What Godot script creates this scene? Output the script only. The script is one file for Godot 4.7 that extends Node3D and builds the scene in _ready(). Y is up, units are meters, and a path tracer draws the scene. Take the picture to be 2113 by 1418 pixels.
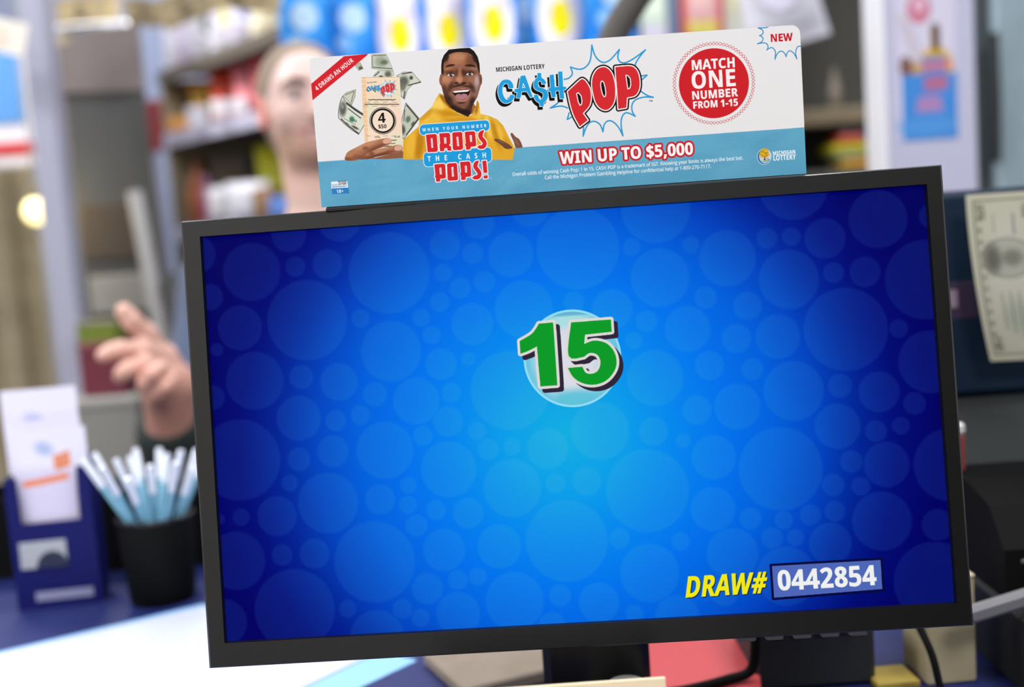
extends Node3D
# A shop counter: a monitor with a draw result, a promotional card standing on it, a man and stocked shelves out of focus behind.

var M := {}
var font_bold: RID
var font_plain: RID


func _ready() -> void:
	# ---- camera
	var cam := Camera3D.new()
	cam.name = "camera"
	var optics := CameraAttributesPhysical.new()
	optics.frustum_focal_length = 41.6
	optics.exposure_aperture = 2.9
	optics.frustum_focus_distance = 0.785
	optics.frustum_near = 0.05
	optics.frustum_far = 60.0
	cam.attributes = optics
	add_child(cam)
	cam.basis = Basis(Vector3.RIGHT, deg_to_rad(-6.5)) * Basis(Vector3.BACK, deg_to_rad(-4.0))
	cam.position = Vector3(0, 1.41, 0)
	# ---- sky and exposure
	var around := WorldEnvironment.new()
	around.name = "world_environment"
	var env := Environment.new()
	env.background_mode = Environment.BG_COLOR
	env.background_color = Color(0.75, 0.82, 0.95)
	env.background_energy_multiplier = 1.0
	env.tonemap_mode = Environment.TONE_MAPPER_LINEAR
	env.tonemap_exposure = 1.0
	env.sdfgi_enabled = true
	env.ssao_enabled = true
	env.ssil_enabled = true
	around.environment = env
	add_child(around)
	# ---- ceiling panels: the room's light
	for p in [[-1.15, 0.75, 3.0], [0.75, 0.75, 2.9], [-1.15, -0.75, 2.5], [0.85, -0.75, 1.7], [-1.15, -2.25, 2.2], [0.55, -2.25, 2.0], [-1.15, -3.65, 1.6], [0.9, -3.65, 1.4]]:
		ceiling_panel(p[0], p[1], p[2])
	added_shelf_spot()
	fonts()
	materials()
	room()
	counter()
	monitor()
	counter_sign()
	counter_things()
	far_end_of_counter()
	person()
	wall_side()
	gondola()
	bag_rack()
	carton_shelf()
	cooler_corner()
	pillar_and_door()
	hanging_notes()


func ceiling_panel(x: float, z: float, energy: float) -> void:
	var t := thing("ceiling_light", "square white ceiling light panel in a thin metal frame", "ceiling light", Vector3(x, 2.80, z), 0.0, "ceiling light panels")
	var frame := SurfaceTool.new()
	frame.begin(Mesh.PRIMITIVE_TRIANGLES)
	for s in [-1, 1]:
		frame.append_from(mbox(Vector3(0.64, 0.03, 0.02), 0.003), 0, Transform3D(Basis(), Vector3(0, 0, s * 0.31)))
		frame.append_from(mbox(Vector3(0.02, 0.03, 0.60), 0.003), 0, Transform3D(Basis(), Vector3(s * 0.31, 0, 0)))
	part("frame", frame.commit(), mat("d8d8d8", 0.5), t)
	var glow := mat("ffffff", 0.6)
	glow.emission_enabled = true
	glow.emission = Color(0.95, 0.96, 1.0)
	glow.emission_energy_multiplier = 1.5
	var d := part("diffuser", mbox(Vector3(0.60, 0.012, 0.60), 0.002), glow, t)
	d.position.y = 0.004
	var l := AreaLight3D.new()
	l.name = "panel_glow"
	l.area_size = Vector2(0.6, 0.6)
	l.light_color = Color(0.99, 0.985, 0.985)
	l.light_energy = energy
	l.area_range = 12.0
	l.shadow_enabled = true
	t.add_child(l, true)
	l.rotation.x = -PI / 2
	l.position.y = -0.02


func added_shelf_spot() -> void:  # an added lamp out of view, there to brighten the shelf goods
	var t := thing("spotlight", "small white spot lamp added out of view to brighten the stocked shelf unit", "spotlight", Vector3(-1.30, 2.86, -2.60))
	var aim := (Vector3(-0.62, 1.72, -3.05) - Vector3(-1.30, 2.70, -2.60)).normalized()
	part("mount", mlathe([[0.0, 0.0], [0.05, 0.0], [0.05, 0.03], [0.0, 0.035]], 20), mat("e4e4e4", 0.5), t)
	part("stem", mtube([Vector3(0, 0.0, 0), Vector3(0, -0.12, 0)], 0.008, 8), mat("e4e4e4", 0.5), t)
	var can := part("can", mlathe([[0.0, -0.06], [0.035, -0.06], [0.045, 0.05], [0.042, 0.05], [0.032, -0.055], [0.0, -0.055]], 24), mat("e4e4e4", 0.5), t)
	can.transform = Transform3D(Basis(Quaternion(Vector3.UP, aim)), Vector3(0, -0.16, 0))
	var glow := mat("ffffff", 0.5)
	glow.emission_enabled = true
	glow.emission = Color(1.0, 0.97, 0.93)
	glow.emission_energy_multiplier = 1.5
	var lens := part("lens", mlathe([[0.0, 0.0], [0.034, 0.0], [0.030, 0.006], [0.0, 0.008]], 20), glow, can)
	lens.position.y = 0.018
	var l := SpotLight3D.new()
	l.name = "spot_glow"
	l.light_color = Color(1.0, 0.98, 0.95)
	l.light_energy = 1.6
	l.light_size = 0.03
	l.spot_angle = 24.0
	l.spot_angle_attenuation = 0.8
	l.spot_range = 8.0
	l.spot_attenuation = 2.0
	l.shadow_enabled = true
	t.add_child(l, true)
	l.transform = Transform3D(Basis.looking_at(aim, Vector3.UP), Vector3(0, -0.16, 0) + aim * 0.06)


# ------------------------------------------------------------------ naming and parenting
func numbered(called: String) -> String:
	if not has_node(NodePath(called)):
		return called
	var k := 1
	while has_node(NodePath("%s_%03d" % [called, k])):
		k += 1
	return "%s_%03d" % [called, k]


func tag(o: Node, label: String, category: String, group := "", kind := "") -> void:
	if label: o.set_meta("label", label)
	if category: o.set_meta("category", category)
	if group: o.set_meta("group", group)
	if kind: o.set_meta("kind", kind)


func thing(called: String, label: String, category: String, at := Vector3.ZERO, turn := 0.0, group := "") -> Node3D:
	var o := Node3D.new()
	o.name = numbered(called)
	add_child(o)
	o.position = at
	o.rotation.y = turn
	tag(o, label, category, group)
	return o


func part(called: String, m: Mesh, material: Material, parent: Node, label := "") -> MeshInstance3D:
	var o := MeshInstance3D.new()
	o.name = called
	o.mesh = m
	o.material_override = material
	parent.add_child(o, true)
	if label: o.set_meta("label", label)
	return o


func single(called: String, m: Mesh, material: Material, label: String, category: String, at := Vector3.ZERO, turn := 0.0, group := "") -> MeshInstance3D:
	var o := MeshInstance3D.new()
	o.name = numbered(called)
	o.mesh = m
	o.material_override = material
	add_child(o)
	o.position = at
	o.rotation.y = turn
	tag(o, label, category, group)
	return o


func structure(called: String, m: Mesh, material: Material, at: Vector3, label: String, category: String) -> MeshInstance3D:
	var o := single(called, m, material, label, category, at)
	o.set_meta("kind", "structure")
	return o


func dup(o: Node3D, label: String, at: Vector3, turn := 0.0, group := "") -> Node3D:
	var c: Node3D = o.duplicate()
	var stem: String = o.name
	if stem.length() > 4 and stem[-4] == "_" and stem.right(3).is_valid_int():
		stem = stem.left(-4)
	c.name = numbered(stem)
	add_child(c)
	c.position = at
	c.rotation.y = turn
	if label: c.set_meta("label", label)
	if group: c.set_meta("group", group)
	return c


# ------------------------------------------------------------------ materials
func mat(hex: String, rough := 0.6, metal := 0.0, spec := 0.5) -> StandardMaterial3D:
	var m := StandardMaterial3D.new()
	m.albedo_color = Color(hex)
	m.roughness = rough
	m.metallic = metal
	m.metallic_specular = spec
	return m


func noisy(hex: String, rough: float, freq: float, spread: float, relief := 0.0) -> StandardMaterial3D:
	var m := mat("ffffff", rough)
	var n := NoiseTexture2D.new()
	n.width = 256
	n.height = 256
	n.seamless = true
	var f := FastNoiseLite.new()
	f.seed = hash(hex) % 1000
	f.frequency = freq
	f.fractal_octaves = 4
	n.noise = f
	var g := Gradient.new()
	var base := Color(hex)
	g.set_color(0, base.darkened(spread))
	g.set_color(1, base.lightened(spread * base.v))
	n.color_ramp = g
	m.albedo_texture = n
	m.uv1_triplanar = true
	m.uv1_scale = Vector3(3, 3, 3)
	if relief > 0.0:
		m.heightmap_enabled = true
		m.heightmap_texture = n
		m.heightmap_scale = relief
	return m


func materials() -> void:
	M.wall = noisy("d6d4d2", 0.85, 0.02, 0.03)
	M.far_wall = noisy("949fbd", 0.85, 0.02, 0.03)
	M.floor = noisy("9a948c", 0.5, 0.015, 0.08)
	M.ceiling = noisy("e6e6e8", 0.9, 0.08, 0.05)
	M.bezel = noisy("0d0d0b", 0.32, 0.2, 0.10)
	M.bezel.metallic_specular = 0.5
	M.black = mat("0e0e0f", 0.45)
	M.dull_black = mat("08090a", 0.7, 0.0, 0.25)
	M.navy = noisy("182462", 0.5, 0.02, 0.05)
	M.skin = mat("ffffff", 0.5)
	M.skin.vertex_color_use_as_albedo = true
	M.skin.subsurf_scatter_enabled = true
	M.skin.subsurf_scatter_strength = 0.15
	M.shelf = mat("b9b8cf", 0.5)
	M.shelf_dark = mat("5e574e", 0.6)
	M.chrome = mat("b8bcc4", 0.3, 0.8)


func print_material(im: Image, rough := 0.55) -> StandardMaterial3D:
	var m := mat("ffffff", rough)
	m.albedo_texture = ImageTexture.create_from_image(im)
	m.texture_repeat = false
	m.metallic_specular = 0.2
	return m


# ------------------------------------------------------------------ shapes
func begin() -> SurfaceTool:
	var st := SurfaceTool.new()
	st.begin(Mesh.PRIMITIVE_TRIANGLES)
	return st


func out_tri(st: SurfaceTool, a: Vector3, b: Vector3, c: Vector3, s: Vector3) -> void:
	var n := (b - a).cross(c - a)
	var list := [a, b, c] if n.dot(a + b + c) < 0.0 else [a, c, b]
	for v in list:
		st.set_uv(Vector2(v.x / s.x + 0.5, 0.5 - v.y / s.y))
		st.add_vertex(v)


func mbox(s: Vector3, b := 0.002) -> ArrayMesh:      # a box with chamfered edges, centred
	var st := begin()
	st.set_smooth_group(-1)
	var h := s / 2.0
	b = minf(b, minf(h.x, minf(h.y, h.z)) * 0.9)
	var v := func(x: int, y: int, z: int, f: int) -> Vector3:
		return Vector3(x * (h.x - (0.0 if f == 0 else b)), y * (h.y - (0.0 if f == 1 else b)), z * (h.z - (0.0 if f == 2 else b)))
	var quad := func(p: Vector3, q: Vector3, r: Vector3, t: Vector3) -> void:
		out_tri(st, p, q, r, s)
		out_tri(st, p, r, t, s)
	for k in [-1, 1]:
		quad.call(v.call(k, -1, -1, 0), v.call(k, 1, -1, 0), v.call(k, 1, 1, 0), v.call(k, -1, 1, 0))
		quad.call(v.call(-1, k, -1, 1), v.call(1, k, -1, 1), v.call(1, k, 1, 1), v.call(-1, k, 1, 1))
		quad.call(v.call(-1, -1, k, 2), v.call(1, -1, k, 2), v.call(1, 1, k, 2), v.call(-1, 1, k, 2))
		for j in [-1, 1]:
			quad.call(v.call(k, j, -1, 0), v.call(k, j, 1, 0), v.call(k, j, 1, 1), v.call(k, j, -1, 1))
			quad.call(v.call(k, -1, j, 0), v.call(k, 1, j, 0), v.call(k, 1, j, 2), v.call(k, -1, j, 2))
			quad.call(v.call(-1, k, j, 1), v.call(1, k, j, 1), v.call(1, k, j, 2), v.call(-1, k, j, 2))
			for i in [-1, 1]:
				out_tri(st, v.call(k, j, i, 0), v.call(k, j, i, 1), v.call(k, j, i, 2), s)
	st.generate_normals()
	return st.commit()


func joined(list: Array) -> ArrayMesh:               # [[mesh, place], ...] as one mesh
	var st := begin()
	for e in list:
		st.append_from(e[0], 0, e[1] if e[1] is Transform3D else Transform3D(Basis(), e[1]))
	return st.commit()


func mlathe(profile: Array, seg := 24) -> ArrayMesh:  # [[radius, height], ...] from the bottom up, turned about y
	var st := begin()
	var group := 0
	for i in profile.size() - 1:
		var p := Vector2(profile[i][0], profile[i][1])
		var q := Vector2(profile[i + 1][0], profile[i + 1][1])
		if i > 0:
			var before := p - Vector2(profile[i - 1][0], profile[i - 1][1])
			if absf(before.angle_to(q - p)) > 0.7:
				group += 1
		st.set_smooth_group(group)
		for k in seg:
			var a := TAU * k / seg
			var b := TAU * (k + 1) / seg
			var c := [Vector3(p.x * cos(a), p.y, p.x * sin(a)), Vector3(p.x * cos(b), p.y, p.x * sin(b)), Vector3(q.x * cos(b), q.y, q.x * sin(b)), Vector3(q.x * cos(a), q.y, q.x * sin(a))]
			for n in [0, 1, 2, 0, 2, 3]:
				st.set_uv(Vector2(float(k) / seg, float(i) / profile.size()))
				st.add_vertex(c[n])
	st.generate_normals()
	return st.commit()


func mtube(path: Array, radius, seg := 10) -> ArrayMesh:   # radius: one number, or one for each point
	var st := begin()
	var rings := []
	var side := Vector3.UP
	for i in path.size():
		var dir: Vector3 = (path[mini(i + 1, path.size() - 1)] - path[maxi(i - 1, 0)]).normalized()
		side = (side - dir * side.dot(dir))
		side = side.normalized() if side.length() > 0.01 else dir.cross(Vector3(0.3, 0.2, 0.9)).normalized()
		var up := dir.cross(side)
		var r: float = radius[i] if radius is Array else radius
		var ring := []
		for k in seg:
			ring.append(path[i] + (side * cos(TAU * k / seg) + up * sin(TAU * k / seg)) * r)
		rings.append(ring)
	for i in rings.size() - 1:
		for k in seg:
			var a: Vector3 = rings[i][k]
			var b: Vector3 = rings[i][(k + 1) % seg]
			var c: Vector3 = rings[i + 1][(k + 1) % seg]
			var d: Vector3 = rings[i + 1][k]
			st.set_smooth_group(0)
			for v in [a, c, b, a, d, c]:
				st.add_vertex(v)
	st.set_smooth_group(-1)
	for e in [0, rings.size() - 1]:
		for k in seg:
			for v in [path[e], rings[e][(k + 1) % seg], rings[e][k]] if e > 0 else [path[e], rings[e][k], rings[e][(k + 1) % seg]]:
				st.add_vertex(v)
	st.generate_normals()
	return st.commit()


func curve(points: Array, steps := 8) -> Array:       # a smooth run through the points
	var out := []
	for i in points.size() - 1:
		var a: Vector3 = points[maxi(i - 1, 0)]
		var b: Vector3 = points[i]
		var c: Vector3 = points[i + 1]
		var d: Vector3 = points[mini(i + 2, points.size() - 1)]
		for k in steps:
			out.append(b.cubic_interpolate(c, a, d, float(k) / steps))
	out.append(points[-1])
	return out


func mprism(outline: PackedVector2Array, depth: float) -> ArrayMesh:   # an outline in x and y, from z = -depth/2 to depth/2
	var st := begin()
	st.set_smooth_group(-1)
	var tris := Geometry2D.triangulate_polygon(outline)
	var clock := Geometry2D.is_polygon_clockwise(outline)
	for s in [-1, 1]:
		for k in range(0, tris.size(), 3):
			var order := [0, 1, 2]
			var p := [outline[tris[k]], outline[tris[k + 1]], outline[tris[k + 2]]]
			var turn: float = (p[1] - p[0]).cross(p[2] - p[0])
			if (turn > 0.0) == (s > 0):
				order = [0, 2, 1]
			for n in order:
				st.set_uv(p[n])
				st.add_vertex(Vector3(p[n].x, p[n].y, s * depth / 2.0))
	for i in outline.size():
		var a := outline[i]
		var b := outline[(i + 1) % outline.size()]
		var q := [Vector3(a.x, a.y, -depth / 2), Vector3(b.x, b.y, -depth / 2), Vector3(b.x, b.y, depth / 2), Vector3(a.x, a.y, depth / 2)]
		for n in ([0, 1, 2, 0, 2, 3] if not clock else [0, 2, 1, 0, 3, 2]):
			st.set_uv(Vector2(q[n].x, q[n].y))
			st.add_vertex(q[n])
	st.generate_normals()
	return st.commit()


func msheet(nu: int, nv: int, f: Callable, thick: float) -> ArrayMesh:   # a bent sheet: f(u, v) is its front
	var st := begin()
	var p := []
	for j in nv + 1:
		for i in nu + 1:
			p.append(f.call(float(i) / nu, float(j) / nv))
	var w := nu + 1
	var normal := func(i: int, j: int) -> Vector3:
		var du: Vector3 = p[j * w + mini(i + 1, nu)] - p[j * w + maxi(i - 1, 0)]
		var dv: Vector3 = p[mini(j + 1, nv) * w + i] - p[maxi(j - 1, 0) * w + i]
		return dv.cross(du).normalized()
	var n := []
	for j in nv + 1:
		for i in nu + 1:
			n.append(normal.call(i, j))
	for side in 2:
		st.set_smooth_group(side)
		for j in nv:
			for i in nu:
				var q := [j * w + i, j * w + i + 1, (j + 1) * w + i + 1, (j + 1) * w + i]
				for k in ([0, 1, 2, 0, 2, 3] if side == 0 else [0, 2, 1, 0, 3, 2]):
					var at: int = q[k]
					st.set_uv(Vector2(float(at % w) / nu, float(at / w) / nv))
					st.add_vertex(p[at] - n[at] * thick * side)
	st.set_smooth_group(-1)
	var rim := []
	for i in nu: rim.append([i, i + 1])
	for j in nv: rim.append([j * w + nu, (j + 1) * w + nu])
	for i in nu: rim.append([nv * w + nu - i, nv * w + nu - i - 1])
	for j in nv: rim.append([(nv - j) * w, (nv - j - 1) * w])
	for e in rim:
		var a: int = e[0]
		var b: int = e[1]
		for v in [p[a], p[b] - n[b] * thick, p[b], p[a], p[a] - n[a] * thick, p[b] - n[b] * thick]:
			st.set_uv(Vector2(0.5, 0.02))
			st.add_vertex(v)
	st.generate_normals()
	return st.commit()


func rounded_rect(w: float, h: float, r: float, seg := 5) -> PackedVector2Array:
	var out := PackedVector2Array()
	for c in [[1, -1, -PI / 2], [1, 1, 0.0], [-1, 1, PI / 2], [-1, -1, PI]]:
		for k in seg + 1:
			var a: float = c[2] + PI / 2 * k / seg
			out.append(Vector2(c[0] * (w / 2 - r) + r * cos(a), c[1] * (h / 2 - r) + r * sin(a)))
	return out


func mpillow(w: float, h: float, t: float) -> ArrayMesh:   # a filled bag with flat crimped ends, standing on y = 0; its print faces +z
	var st := begin()
	var nu := 12
	var nv := 18
	for side in 2:
		st.set_smooth_group(side)
		for j in nv:
			for i in nu:
				var q := []
				for c in [[0, 0], [1, 0], [1, 1], [0, 1]]:
					var u := float(i + c[0]) / nu
					var v := float(j + c[1]) / nv
					var fill := pow(sin(PI * clampf((v - 0.06) / 0.88, 0.0, 1.0)), 0.55) * pow(sin(PI * clampf(u, 0.0, 1.0)), 0.5)
					var pinch := 1.0 - 0.07 * sin(PI * v)
					var ripple := 0.012 * sin(u * 23.0 + v * 5.0) * fill * t + 0.03 * t * sin(v * 14.0 + u * 4.0) * fill
					q.append([Vector3((u - 0.5) * w * pinch, (1.0 - v) * h, (t / 2.0 * fill + 0.0012 + ripple) * (1 if side == 0 else -1)), Vector2(u, v)])
				for k in ([0, 1, 2, 0, 2, 3] if side == 0 else [0, 2, 1, 0, 3, 2]):
					st.set_uv(q[k][1])
					st.add_vertex(q[k][0])
	st.generate_normals()
	return st.commit()


# ------------------------------------------------------------------ bodies: a field of tapered capsules and ellipsoids, meshed as surface nets
func cap(a: Vector3, b: Vector3, ra: float, rb: float, k := 0.02) -> Dictionary:
	var grow := maxf(ra, rb)
	var box := AABB(a, Vector3.ZERO).expand(b).grow(grow)
	return {"box": box, "a": a, "ab": b - a, "l": maxf((b - a).length_squared(), 1e-9), "ra": ra, "rb": rb, "k": k, "cut": false, "ball": false}


func ball(c: Vector3, r: Vector3, turn := Basis(), k := 0.02, cut := false) -> Dictionary:
	return {"box": AABB(c, Vector3.ZERO).grow(maxf(r.x, maxf(r.y, r.z))), "a": c, "r": r, "turn": turn.inverse(), "k": k, "cut": cut, "ball": true}


func nets(prims: Array, cell: float, tint = null) -> Dictionary:
	var box: AABB = prims[0].box
	for p in prims:
		if not p.cut:
			box = box.merge(p.box)
	box = box.grow(cell * 3.0)
	var o := box.position
	var nx := int(box.size.x / cell) + 2
	var ny := int(box.size.y / cell) + 2
	var nz := int(box.size.z / cell) + 2
	var f := PackedFloat32Array()
	f.resize(nx * ny * nz)
	f.fill(9.0)
	for p in prims:
		var k: float = p.k
		var b: AABB = p.box.grow(k + cell * 2.0)
		var x0 := maxi(int((b.position.x - o.x) / cell), 0)
		var y0 := maxi(int((b.position.y - o.y) / cell), 0)
		var z0 := maxi(int((b.position.z - o.z) / cell), 0)
		var x1 := mini(int((b.end.x - o.x) / cell) + 1, nx - 1)
		var y1 := mini(int((b.end.y - o.y) / cell) + 1, ny - 1)
		var z1 := mini(int((b.end.z - o.z) / cell) + 1, nz - 1)
		var is_ball: bool = p.ball
		var cut: bool = p.cut
		var a: Vector3 = p.a
		for z in range(z0, z1 + 1):
			for y in range(y0, y1 + 1):
				var at := (z * ny + y) * nx
				for x in range(x0, x1 + 1):
					var q := o + Vector3(x, y, z) * cell - a
					var d: float
					if is_ball:
						q = p.turn * q
						var r: Vector3 = p.r
						var e := (q / r).length()
						d = e * (e - 1.0) / maxf((q / (r * r)).length(), 1e-6)
					else:
						var t := clampf(q.dot(p.ab) / p.l, 0.0, 1.0)
						d = (q - p.ab * t).length() - lerpf(p.ra, p.rb, t)
					var was := f[at + x]
					if cut:
						d = -d
						var hc := maxf(k - absf(was - d), 0.0) / k
						f[at + x] = maxf(was, d) + hc * hc * k * 0.25
					elif was > 8.0:
						f[at + x] = d
					else:
						var h := maxf(k - absf(was - d), 0.0) / k
						f[at + x] = minf(was, d) - h * h * k * 0.25
	var number := PackedInt32Array()
	number.resize(nx * ny * nz)
	number.fill(-1)
	var verts := PackedVector3Array()
	var norms := PackedVector3Array()
	var cols := PackedColorArray()
	var index := PackedInt32Array()
	var step := [0, 1, nx, nx + 1, nx * ny, nx * ny + 1, nx * ny + nx, nx * ny + nx + 1]
	var edges := [[0, 1], [2, 3], [4, 5], [6, 7], [0, 2], [1, 3], [4, 6], [5, 7], [0, 4], [1, 5], [2, 6], [3, 7]]
	for z in nz - 1:
		for y in ny - 1:
			var row := (z * ny + y) * nx
			for x in nx - 1:
				var at := row + x
				var c0 := f[at]
				var low := c0 < 0.0
				if (f[at + 1] < 0.0) == low and (f[at + nx] < 0.0) == low and (f[at + nx + 1] < 0.0) == low and (f[at + step[4]] < 0.0) == low and (f[at + step[5]] < 0.0) == low and (f[at + step[6]] < 0.0) == low and (f[at + step[7]] < 0.0) == low:
					continue
				var v := []
				for s in step:
					v.append(f[at + s])
				var sum := Vector3.ZERO
				var n := 0
				for e in edges:
					var p0: float = v[e[0]]
					var p1: float = v[e[1]]
					if (p0 < 0.0) != (p1 < 0.0):
						var t := p0 / (p0 - p1)
						var A := Vector3(e[0] & 1, (e[0] >> 1) & 1, e[0] >> 2)
						var B := Vector3(e[1] & 1, (e[1] >> 1) & 1, e[1] >> 2)
						sum += A.lerp(B, t)
						n += 1
				var grad := Vector3(v[1] + v[3] + v[5] + v[7] - v[0] - v[2] - v[4] - v[6], v[2] + v[3] + v[6] + v[7] - v[0] - v[1] - v[4] - v[5], v[4] + v[5] + v[6] + v[7] - v[0] - v[1] - v[2] - v[3])
				number[at] = verts.size()
				var place := o + (Vector3(x, y, z) + sum / n) * cell
				verts.append(place)
				norms.append(grad.normalized())
				cols.append(tint.call(place) if tint else Color.WHITE)
	for z in range(1, nz - 1):
		for y in range(1, ny - 1):
			for x in range(1, nx - 1):
				var at := (z * ny + y) * nx + x
				if number[at] < 0 and number[at - 1] < 0 and number[at - nx] < 0 and number[at - nx * ny] < 0:
					continue
				var inside := f[at] < 0.0
				for axis in 3:
					var d1 := [1, nx, nx * ny][axis] as int
					if (f[at + d1] < 0.0) == inside:
						continue
					var da := [nx, nx * ny, 1][axis] as int
					var db := [nx * ny, 1, nx][axis] as int
					var q := [number[at], number[at - da], number[at - da - db], number[at - db]]
					if q.min() < 0:
						continue
					for k in ([0, 2, 1, 0, 3, 2] if inside else [0, 1, 2, 0, 2, 3]):
						index.append(q[k])
	return {"v": verts, "n": norms, "c": cols, "i": index}


func netted(list: Array, shift := Vector3.ZERO) -> ArrayMesh:   # several fields as one mesh
	var v := PackedVector3Array()
	var n := PackedVector3Array()
	var c := PackedColorArray()
	var idx := PackedInt32Array()
	for d in list:
		var first := v.size()
		for p in d.v: v.append(p - shift)
		n.append_array(d.n)
		c.append_array(d.c)
		for k in d.i: idx.append(k + first)
	var arrays := []
	arrays.resize(Mesh.ARRAY_MAX)
	arrays[Mesh.ARRAY_VERTEX] = v
	arrays[Mesh.ARRAY_NORMAL] = n
	arrays[Mesh.ARRAY_COLOR] = c
	arrays[Mesh.ARRAY_INDEX] = idx
	var m := ArrayMesh.new()
	m.add_surface_from_arrays(Mesh.PRIMITIVE_TRIANGLES, arrays)
	return m


# ------------------------------------------------------------------ prints: outlines and lettering filled line by line into an Image
func fonts() -> void:
	for bold in [true, false]:
		var f := SystemFont.new()
		f.font_names = PackedStringArray(["Droid Sans"])
		f.font_weight = 700 if bold else 400
		keep.append(f)
		if bold: font_bold = f.get_rids()[0]
		else: font_plain = f.get_rids()[0]


var keep := []


class Canvas:
	var im: Image
	var k := 1.0
	var o := Vector2.ZERO
	var kept := []
	var bold: RID
	var plain: RID

	func pts(a: Array, t := Transform2D()) -> PackedVector2Array:
		var out := PackedVector2Array()
		for i in range(0, a.size(), 2):
			out.append(t * Vector2(a[i], a[i + 1]))
		return out

	func smooth(a: Array, closed := true, t := Transform2D()) -> PackedVector2Array:
		var p := pts(a, t)
		var n := p.size()
		if n < 3:
			return p
		var out := PackedVector2Array()
		for i in (n if closed else n - 1):
			var p0 := p[(i - 1 + n) % n] if closed else p[maxi(i - 1, 0)]
			var p3 := p[(i + 2) % n] if closed else p[mini(i + 2, n - 1)]
			for s in 5:
				out.append(p[i].cubic_interpolate(p[(i + 1) % n], p0, p3, s / 5.0))
		if not closed:
			out.append(p[n - 1])
		return out

	func clear(col: String) -> void:
		im.fill(Color(col))

	func fill(contours: Array, col: String, over: Image = null) -> void:      # even-odd
		var target := over if over else im
		var h := target.get_height()
		var w := target.get_width()
		var rows := {}
		for c in contours:
			var n: int = c.size()
			for i in n:
				var a: Vector2 = c[i] * k - o
				var b: Vector2 = c[(i + 1) % n] * k - o
				if a.y > b.y:
					var s := a
					a = b
					b = s
				var y0 := maxi(ceili(a.y - 0.5), 0)
				var y1 := mini(ceili(b.y - 0.5), h)
				if y1 <= y0:
					continue
				var slope := (b.x - a.x) / (b.y - a.y)
				for y in range(y0, y1):
					if not rows.has(y):
						rows[y] = PackedFloat32Array()
					rows[y].append(a.x + (y + 0.5 - a.y) * slope)
		var paint := Color(col)
		for y in rows:
			var xs: PackedFloat32Array = rows[y]
			xs.sort()
			for i in range(0, xs.size() - 1, 2):
				var x0 := maxi(roundi(xs[i]), 0)
				var x1 := mini(roundi(xs[i + 1]), w)
				if x1 > x0:
					target.fill_rect(Rect2i(x0, y, x1 - x0, 1), paint)

	func grown(contours: Array, d: float, col: String, shift := Vector2.ZERO) -> void:
		for c in contours:
			var big := PackedVector2Array()
			for p in c:
				big.append((p + shift) * 100.0)
			for g in Geometry2D.offset_polygon(big, d * 100.0, Geometry2D.JOIN_ROUND):
				var back := PackedVector2Array()
				for p in g:
					back.append(p / 100.0)
				fill([back], col)

	func stroke(line: PackedVector2Array, width: float, col: String, closed := false) -> void:
		var big := PackedVector2Array()
		for p in line:
			big.append(p * 100.0)
		var out := []
		for g in Geometry2D.offset_polyline(big, width * 50.0, Geometry2D.JOIN_ROUND, Geometry2D.END_JOINED if closed else Geometry2D.END_ROUND):
			var back := PackedVector2Array()
			for p in g:
				back.append(p / 100.0)
			out.append(back)
		fill(out, col)

	func disc(x: float, y: float, rx: float, ry: float, col: String) -> void:
		var p := PackedVector2Array()
		for i in 96:
			p.append(Vector2(x + rx * cos(TAU * i / 96), y + ry * sin(TAU * i / 96)))
		fill([p], col)

	func lattice(x: float, y: float, r0: float, r1: float, n: int, col: String) -> void:
		for phase in 2:
			var p := PackedVector2Array()
			for i in n * 2 + 1:
				var r := r0 if (i + phase) % 2 == 0 else r1
				p.append(Vector2(x + r * cos(PI * i / n), y + r * 0.985 * sin(PI * i / n)))
			stroke(p, 0.85, col)

	func rounded(q: Array, r: float, edge: float, col: String, edge_col: String) -> void:
		var p := pts(q)
		var out := PackedVector2Array()
		for i in 4:
			var a := p[i] + (p[(i + 3) % 4] - p[i]).normalized() * r
			var b := p[i] + (p[(i + 1) % 4] - p[i]).normalized() * r
			for s in 7:
				out.append(a.bezier_interpolate(a.lerp(p[i], 0.55), b.lerp(p[i], 0.55), b, s / 6.0))
		grown([out], edge, edge_col)
		fill([out], col)

	# one line of lettering: from the start to the end of its baseline, capitals of the given height
	func text(s: String, x0: float, y0: float, x1: float, y1: float, capital: float, col: String, heavy := 1, gap := 0.0, fat := 0.0, rim_col := "", rim := 0.0, lean := 0.0) -> void:
		var ts := TextServerManager.get_primary_interface()
		var face := bold if heavy == 1 else plain
		var pen := 0.0
		var spots := []
		for i in s.length():
			var g := ts.font_get_glyph_index(face, 128, s.unicode_at(i), 0)
			spots.append([g, pen])
			pen += ts.font_get_glyph_advance(face, 128, g).x
		var from := Vector2(x0, y0)
		var to := Vector2(x1, y1)
		var dir := (to - from).normalized()
		var sx := ((to - from).length() - gap * (s.length() - 1)) / pen
		var sy := capital / (0.714 * 128.0)
		var down := Vector2(-dir.y, dir.x)
		var glyphs := []
		for i in spots.size():
			var d: Dictionary = ts.font_get_glyph_contours(face, 128, spots[i][0])
			var places: Array = Array(d.get("points", []))
			var first := 0
			var cs := []
			for last in d.get("contours", []):
				var c := PackedVector2Array()
				for n in range(first, last + 1):
					var g := Vector2(places[n].x, places[n].y)
					c.append(from + dir * (spots[i][1] * sx + gap * i + g.x * sx - g.y * sy * lean) + down * (g.y * sy))
				first = last + 1
				cs.append(c)
			glyphs.append(cs)
		if rim > 0.0:
			for cs in glyphs:
				for c in cs:
					stroke(c, rim * 2.0, rim_col, true)
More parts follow.
